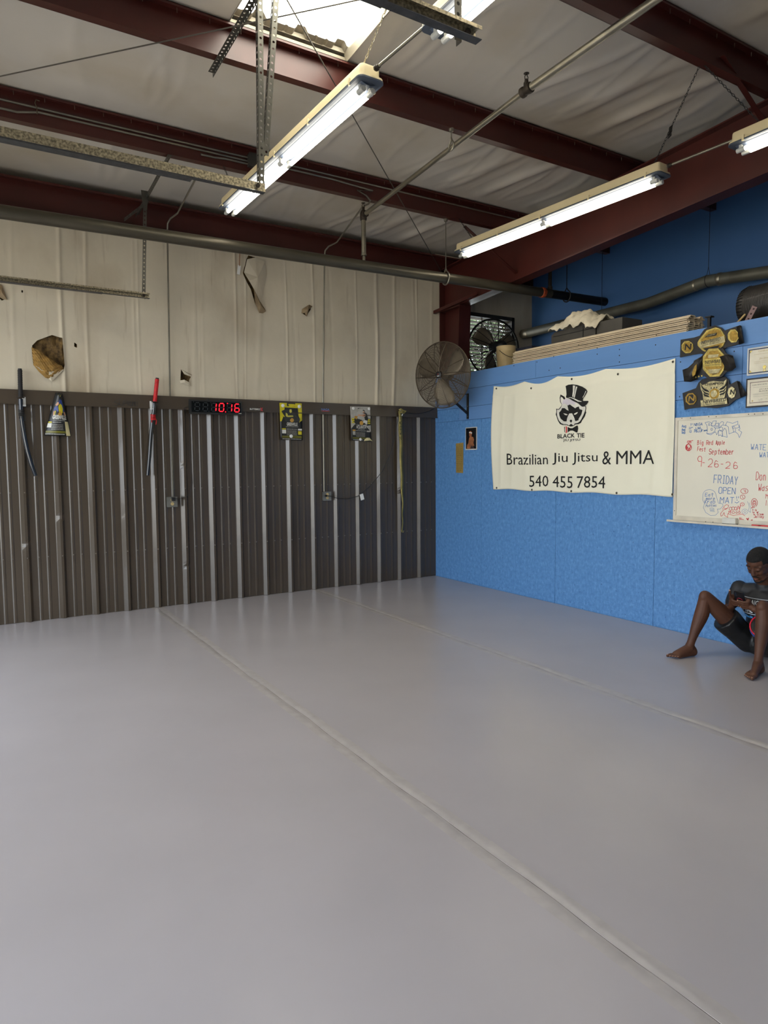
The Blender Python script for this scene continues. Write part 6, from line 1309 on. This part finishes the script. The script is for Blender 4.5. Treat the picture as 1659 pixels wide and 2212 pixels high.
# arms
ER, EL = V((-.265, -4.262, .315)), V((-.262, -4.700, .315))
WRr, WRl = V((-.375, -4.365, .405)), V((-.385, -4.545, .405))
for S_, E_, W_ in ((SR, ER, WRr), (SL, EL, WRl)):
    mb.ell(S_, (.048, .047, .048)); mb.cap(S_, S_.lerp(E_, .45), .046, .044); mb.cap(S_.lerp(E_, .45), E_, .044, .036); mb.cap(E_, E_.lerp(W_, .35), .038, .037); mb.cap(E_.lerp(W_, .35), W_, .037, .024)
# hands around the phone
PC = V((-.408, -4.447, .463)); pw = V((.10, -1, -.10)).normalized(); pl_ = V((-.50, .02, .80)); pl_ = (pl_ - pw * pl_.dot(pw)).normalized(); pn = pw.cross(pl_)   # width, length, normal
if pn.x < 0: pn = -pn         # screen faces the man
def hand(W_, sgn, lowr):
    # sgn: side along phone width; palm sits on the phone's edge, fingers wrap across its back
    e = PC + pw * sgn * .048 - pl_ * lowr
    palm = e + pw * sgn * .012 + pn * .004
    mb.cap(W_, palm - pl_ * .02 + pw * sgn * .004, .024, .026); mb.cap(palm - pl_ * .03, palm + pl_ * .032, .022, .019); mb.cap(palm - pl_ * .03 - pn * .010, palm + pl_ * .03 - pn * .012, .016, .015)
    for k in range(4):
        b = palm + pl_ * (.036 - .0205 * k) - pn * .016; Ls = (.030, .034, .031, .025)[k]; r_ = (.0088, .0090, .0085, .0076)[k]
        if sgn < 0 and k == 0:      # index finger resting up along the phone edge
            p1 = b + pl_ * .032 - pn * .004; p2 = p1 + pl_ * .026 - pw * sgn * .004; p3 = p2 + pl_ * .016; 
        else:
            p1 = b - pw * sgn * Ls * .75 - pn * .012; p2 = p1 - pw * sgn * Ls * .85 + pl_ * .002; p3 = p2 - pw * sgn * Ls * .55 + pn * .005
        mb.cap(b, p1, r_ * 1.12, r_); mb.cap(p1, p2, r_, r_ * .92); mb.cap(p2, p3, r_ * .92, r_ * .84); tips.append((p3, r_))
    t0 = palm - pl_ * .020 + pn * .012; t1 = t0 + pn * .012 + pl_ * .026 - pw * sgn * .010; t2 = t1 + pl_ * .022 - pw * sgn * .018 - pn * .002
    mb.cap(t0, t1, .0125, .0105); mb.cap(t1, t2, .0105, .009)
tips = []
hand(WRr, -1, .022); hand(WRl, 1, .030)
# head
def he(c, r): mb.ell(hp(*c), r, RH)
def hc(a, b, ra, rb=None): mb.cap(hp(*a), hp(*b), ra, rb or ra)
he((-.008, 0, .034), (.098, .078, .088)); he((.022, 0, -.015), (.070, .066, .085)); he((.036, 0, -.066), (.052, .053, .046)); he((.068, 0, -.098), (.024, .026, .020))
for s in (-1, 1):
    he((.058, s * .036, -.024), (.028, .024, .026)); hc((.078, s * .012, .030), (.066, s * .052, .026), .011, .009); he((.074, s * .031, .008), (.016, .020, .013))
    he((-.006, s * .076, -.006), (.019, .010, .031)); hc((.004, s * .050, -.070), (.055, s * .030, -.092), .020, .018); hc((.094, s * .015, -.029), (.090, s * .016, -.031), .0095)
hc((.082, 0, .018), (.099, 0, -.016), .0105, .0135); he((.103, 0, -.025), (.015, .0165, .012)); hc((.088, -.018, -.060), (.088, .018, -.060), .0085); hc((.093, -.008, -.056), (.093, .008, -.056), .0085); hc((.086, -.014, -.073), (.086, .014, -.073), .0095); hc((.082, 0, -.045), (.085, 0, -.055), .016, .012)
hc((-.045, 0, -.06), (-.02, 0, -.02), .058, .06)
body = part('body', mb, M_skin, man, True); remesh(body, .0042, 3)
# hair, brows, eyes, beard and lips are separate small pieces
mb = MB(); mb.ell(hp(-.011, 0, .036), (.100, .0800, .0895), RH, 40, 30)
hm = mb.mesh('hair', M_hair, ORG[man], True); bm = bmesh.new(); bm.from_mesh(hm)
rem = []
for v in bm.verts:
    q = RH.transposed() @ (v.co + ORG[man] - HC)
    lim = .068 if q.x > .05 else (.068 - (.05 - q.x) * 1.6 if q.x > .01 else (.004 if q.x > -.03 else -.05))
    if q.x > .012 and abs(q.y) > .058: lim = min(lim, .03)
    if q.z < lim: rem.append(v)
bmesh.ops.delete(bm, geom=rem, context='VERTS'); bm.to_mesh(hm); bm.free()
ho = bpy.data.objects.new('hair', hm); C.objects.link(ho); ho.parent = man; ho.modifiers.new('s', 'SOLIDIFY').thickness = .006
mb = MB()
for s in (-1, 1): mb.tube([hp(.0885, s * .014, .037), hp(.088, s * .030, .041), hp(.076, s * .048, .036)], [.002, .003, .0015], 6)
part('eyebrow', mb, M_hair, man, True)
mb = MB()
for s in (-1, 1): mb.tube([hp(.0875, s * .019, .002), hp(.0895, s * .031, -.003), hp(.083, s * .043, .001)], [.0015, .0024, .0015], 6)
part('eyelashes', mb, M_hair, man, True)
mb = MB(); mb.tube([hp(.089, -.026, -.060), hp(.0955, -.012, -.050), hp(.098, 0, -.0485), hp(.0955, .012, -.050), hp(.089, .026, -.060)], [.0025, .0045, .004, .0045, .0025], 6)
mb.tube([hp(.030, -.056, -.070), hp(.060, -.042, -.098), hp(.083, -.016, -.110), hp(.085, .0, -.112), hp(.083, .016, -.110), hp(.060, .042, -.098), hp(.030, .056, -.070)], [.003, .005, .008, .009, .008, .005, .003], 8)
part('beard', mb, M_hair, man, True)
mb = MB(); mb.tube([hp(.0935, -.017, -.071), hp(.0965, 0, -.073), hp(.0935, .017, -.071)], [.002, .0045, .002], 6); part('lips', mb, mat('pinkish_brown_lips', (156, 92, 80), .4), man, True)
M_nail = mat('pale_nail', (208, 158, 128), .35); mb = MB()
for p_, d, s, r_ in nl: mb.box(p_ + d * .000 + V((0, 0, .0006)), (.012, .9 * r_, .002), Matrix((d, V((-d.y, d.x, 0)), V((0, 0, 1)))).transposed())
for p_, r_ in tips: mb.ell(p_ - pn * r_ * .3, (r_ * .72, r_ * .72, r_ * .72), None, 8, 6)
part('nails', mb, M_nail, man, True)
# shirt
mb = MB(); mb.cap((-.145, -4.48, .17), (-.13, -4.48, .30), .125, .125); mb.ell((-.15, -4.482, .40), (.120, .178, .138)); mb.cap(SR + V((.01, -.02, -.018)), SL + V((.01, .02, -.018)), .056, .056); mb.cap(NB + V((.02, -.02, -.055)), SR + V((.01, -.02, -.01)), .062, .052); mb.cap(NB + V((.02, .02, -.055)), SL + V((.01, .02, -.01)), .062, .052)
mb.cap(NB + V((.02, 0, -.06)), NB + V((.012, 0, -.026)), .080, .064); mb.ell((-.14, -4.48, .16), (.125, .16, .08))
for S_, E_ in ((SR, ER), (SL, EL)): mb.ell(S_ + V((0, .0, -.008)), (.060, .058, .058)); mb.cap(S_, S_.lerp(E_, .40), .060, .054); mb.cap(S_.lerp(E_, .40), S_.lerp(E_, .60), .056, .050)
sh = part('t_shirt', mb, M_shirt, man, True); remesh(sh, .007, 3)
# shorts with wide legs
mb = MB(); mb.ell((-.15, -4.48, .115), (.135, .180, .113))
for H_, K_ in ((HR, KR), (HL, KL)):
    e = H_.lerp(K_, .50); mb.cap(H_, H_.lerp(K_, .30) + V((0, 0, -.012)), .098, .096); mb.lathe(H_.lerp(K_, .26) + V((0, 0, -.012)), K_ - H_, [(0, .090), (.05, .099), (.10, .104), (.14, .103)], 20)
st_ = part('shorts', mb, M_short, man, True); remesh(st_, .008, 2)
mb = MB(); H_, K_ = HL, KL; c = H_.lerp(K_, .26) + V((0, 0, -.012)); x_, y_, d_ = frame_of(K_ - H_)
cc = c + d_ * .139; mb.tube([cc + (x_ * cos(a) + y_ * sin(a)) * .104 for a in [2 * pi * k / 30 for k in range(30)]], .006, 6, closed=True)
part('red_trim', mb, mat('red_trim', (214, 36, 60), .5), st_, True)
mb = MB(); mb.tube([cc - d_ * .03 + (x_ * cos(a) + y_ * sin(a)) * .104 for a in [2 * pi * k / 30 for k in range(30)]], .006, 6, closed=True); part('blue_trim', mb, mat('blue_trim', (60, 84, 170), .5), st_, True)
# shirt print
def chest(u, v, o=0.0):
    y = -4.375 - .20 * u; z = .295 + .19 * v
    a = (y + 4.482) / .178; bq_ = max(0, 1 - a * a); zz = (z - .40) / .138
    e1_ = .120 * max(0.0, bq_ - zz * zz) ** .5 + .15 if bq_ - zz * zz > 0 else 0
    r2 = .126; e2_ = (max(0, r2 * r2 - (y + 4.48) ** 2)) ** .5 + .14 if z < .42 else 0
    return V((-max(e1_, e2_, .18) - .006 - o, y, z))
def cseg(mb, a, b, w):
    n = 8; P = [(a[0] + (b[0] - a[0]) * i / n, a[1] + (b[1] - a[1]) * i / n) for i in range(n + 1)]; ribbon(mb, lambda u, v: chest(u, v), P, w)
mb = MB(); cseg(mb, (.0, .86), (1, .86), .022); cseg(mb, (0, .22), (1, .22), .022); cseg(mb, (0, .86), (0, .22), .018); cseg(mb, (1, .86), (1, .22), .018)
text(mb, 'STRAIGHT', chest, .06, .94, .60, .80, 0, .03); text(mb, 'OUT OF', chest, .3, .7, .50, .56, 0, .02); text(mb, 'THE GYM', chest, .10, .90, .27, .46, 0, .03)
part('shirt_print', mb, mat('white_shirt_print', (220, 224, 228), .5), sh)
mb = MB(); text(mb, 'Black Tie JJ', chest, .0, 1.0, .03, .16, 0, .03); part('shirt_lettering', mb, mat('cyan_shirt_print', (70, 150, 220), .5), sh)
# phone
ph = thing('smartphone', 'black smartphone with a red ring held in both hands by the seated man', 'phone', PC)
RP = Matrix((pw, pl_, pn)).transposed()
mb = MB(); loft(mb, [[PC + RP @ V((a, b, z)) for a, b in rrect(.037, -.076, .076, .009)] for z in (-.005, .004)]); pb_ = part('phone_body', mb, mat('black_phone', (26, 26, 30), .3), ph)
mb = MB(); mb.tube([PC + RP @ V((.021 * cos(a), -.004 + .021 * sin(a), -.0055)) for a in [2 * pi * k / 20 for k in range(20)]], .0014, 5, closed=True); part('red_ring', mb, mat('red_ring', (206, 52, 76), .5), pb_)
mb = MB(); mb.lathe(PC + RP @ V((-.022, .060, -.005)), -pn, [(0, .0065), (.002, .0065)], 12); mb.lathe(PC + RP @ V((-.022, .042, -.005)), -pn, [(0, .0065), (.002, .0065)], 12); part('camera_lens', mb, mat('glass_lens', (60, 66, 78), .1), pb_)
mb = MB(); mb.add([PC + RP @ V(p_) for p_ in ((-.034, -.072, .0045), (.034, -.072, .0045), (.034, .072, .0045), (-.034, .072, .0045))], [(0, 1, 2, 3)]); part('screen', mb, mat('phone_screen', (30, 36, 48), .1, emit=.3), ph)
# bundle of blue and white gear on his far side
mb = MB(); bc = V((-.20, -4.80, .0))
def bun(u, v):
    a = u * 2 * pi; r_ = 1 + .12 * sin(3 * a) + .08 * sin(7 * a + 4 * v); t_ = v * pi / 2
    return bc + V((.17 * r_ * cos(a) * cos(t_), .13 * r_ * sin(a) * cos(t_), .004 + .075 * sin(t_) * (1 + .2 * sin(5 * a))))
mb.grid(40, 10, bun); g_ = thing('folded_gear', 'blue and white folded cloth on the mat beside the seated man', 'clothing', bc)
part('blue_cloth', mb, mat('royal_blue_cloth', (40, 76, 168), .6, bump=.4, bscale=30), g_, True)
mb = MB(); mb.grid(10, 3, lambda u, v: bun(.40 + .2 * u, .12 + .2 * v) + V((-.004, 0, .004))); part('white_panel', mb, mat('white_cloth_panel', (222, 224, 226), .6), g_, True)
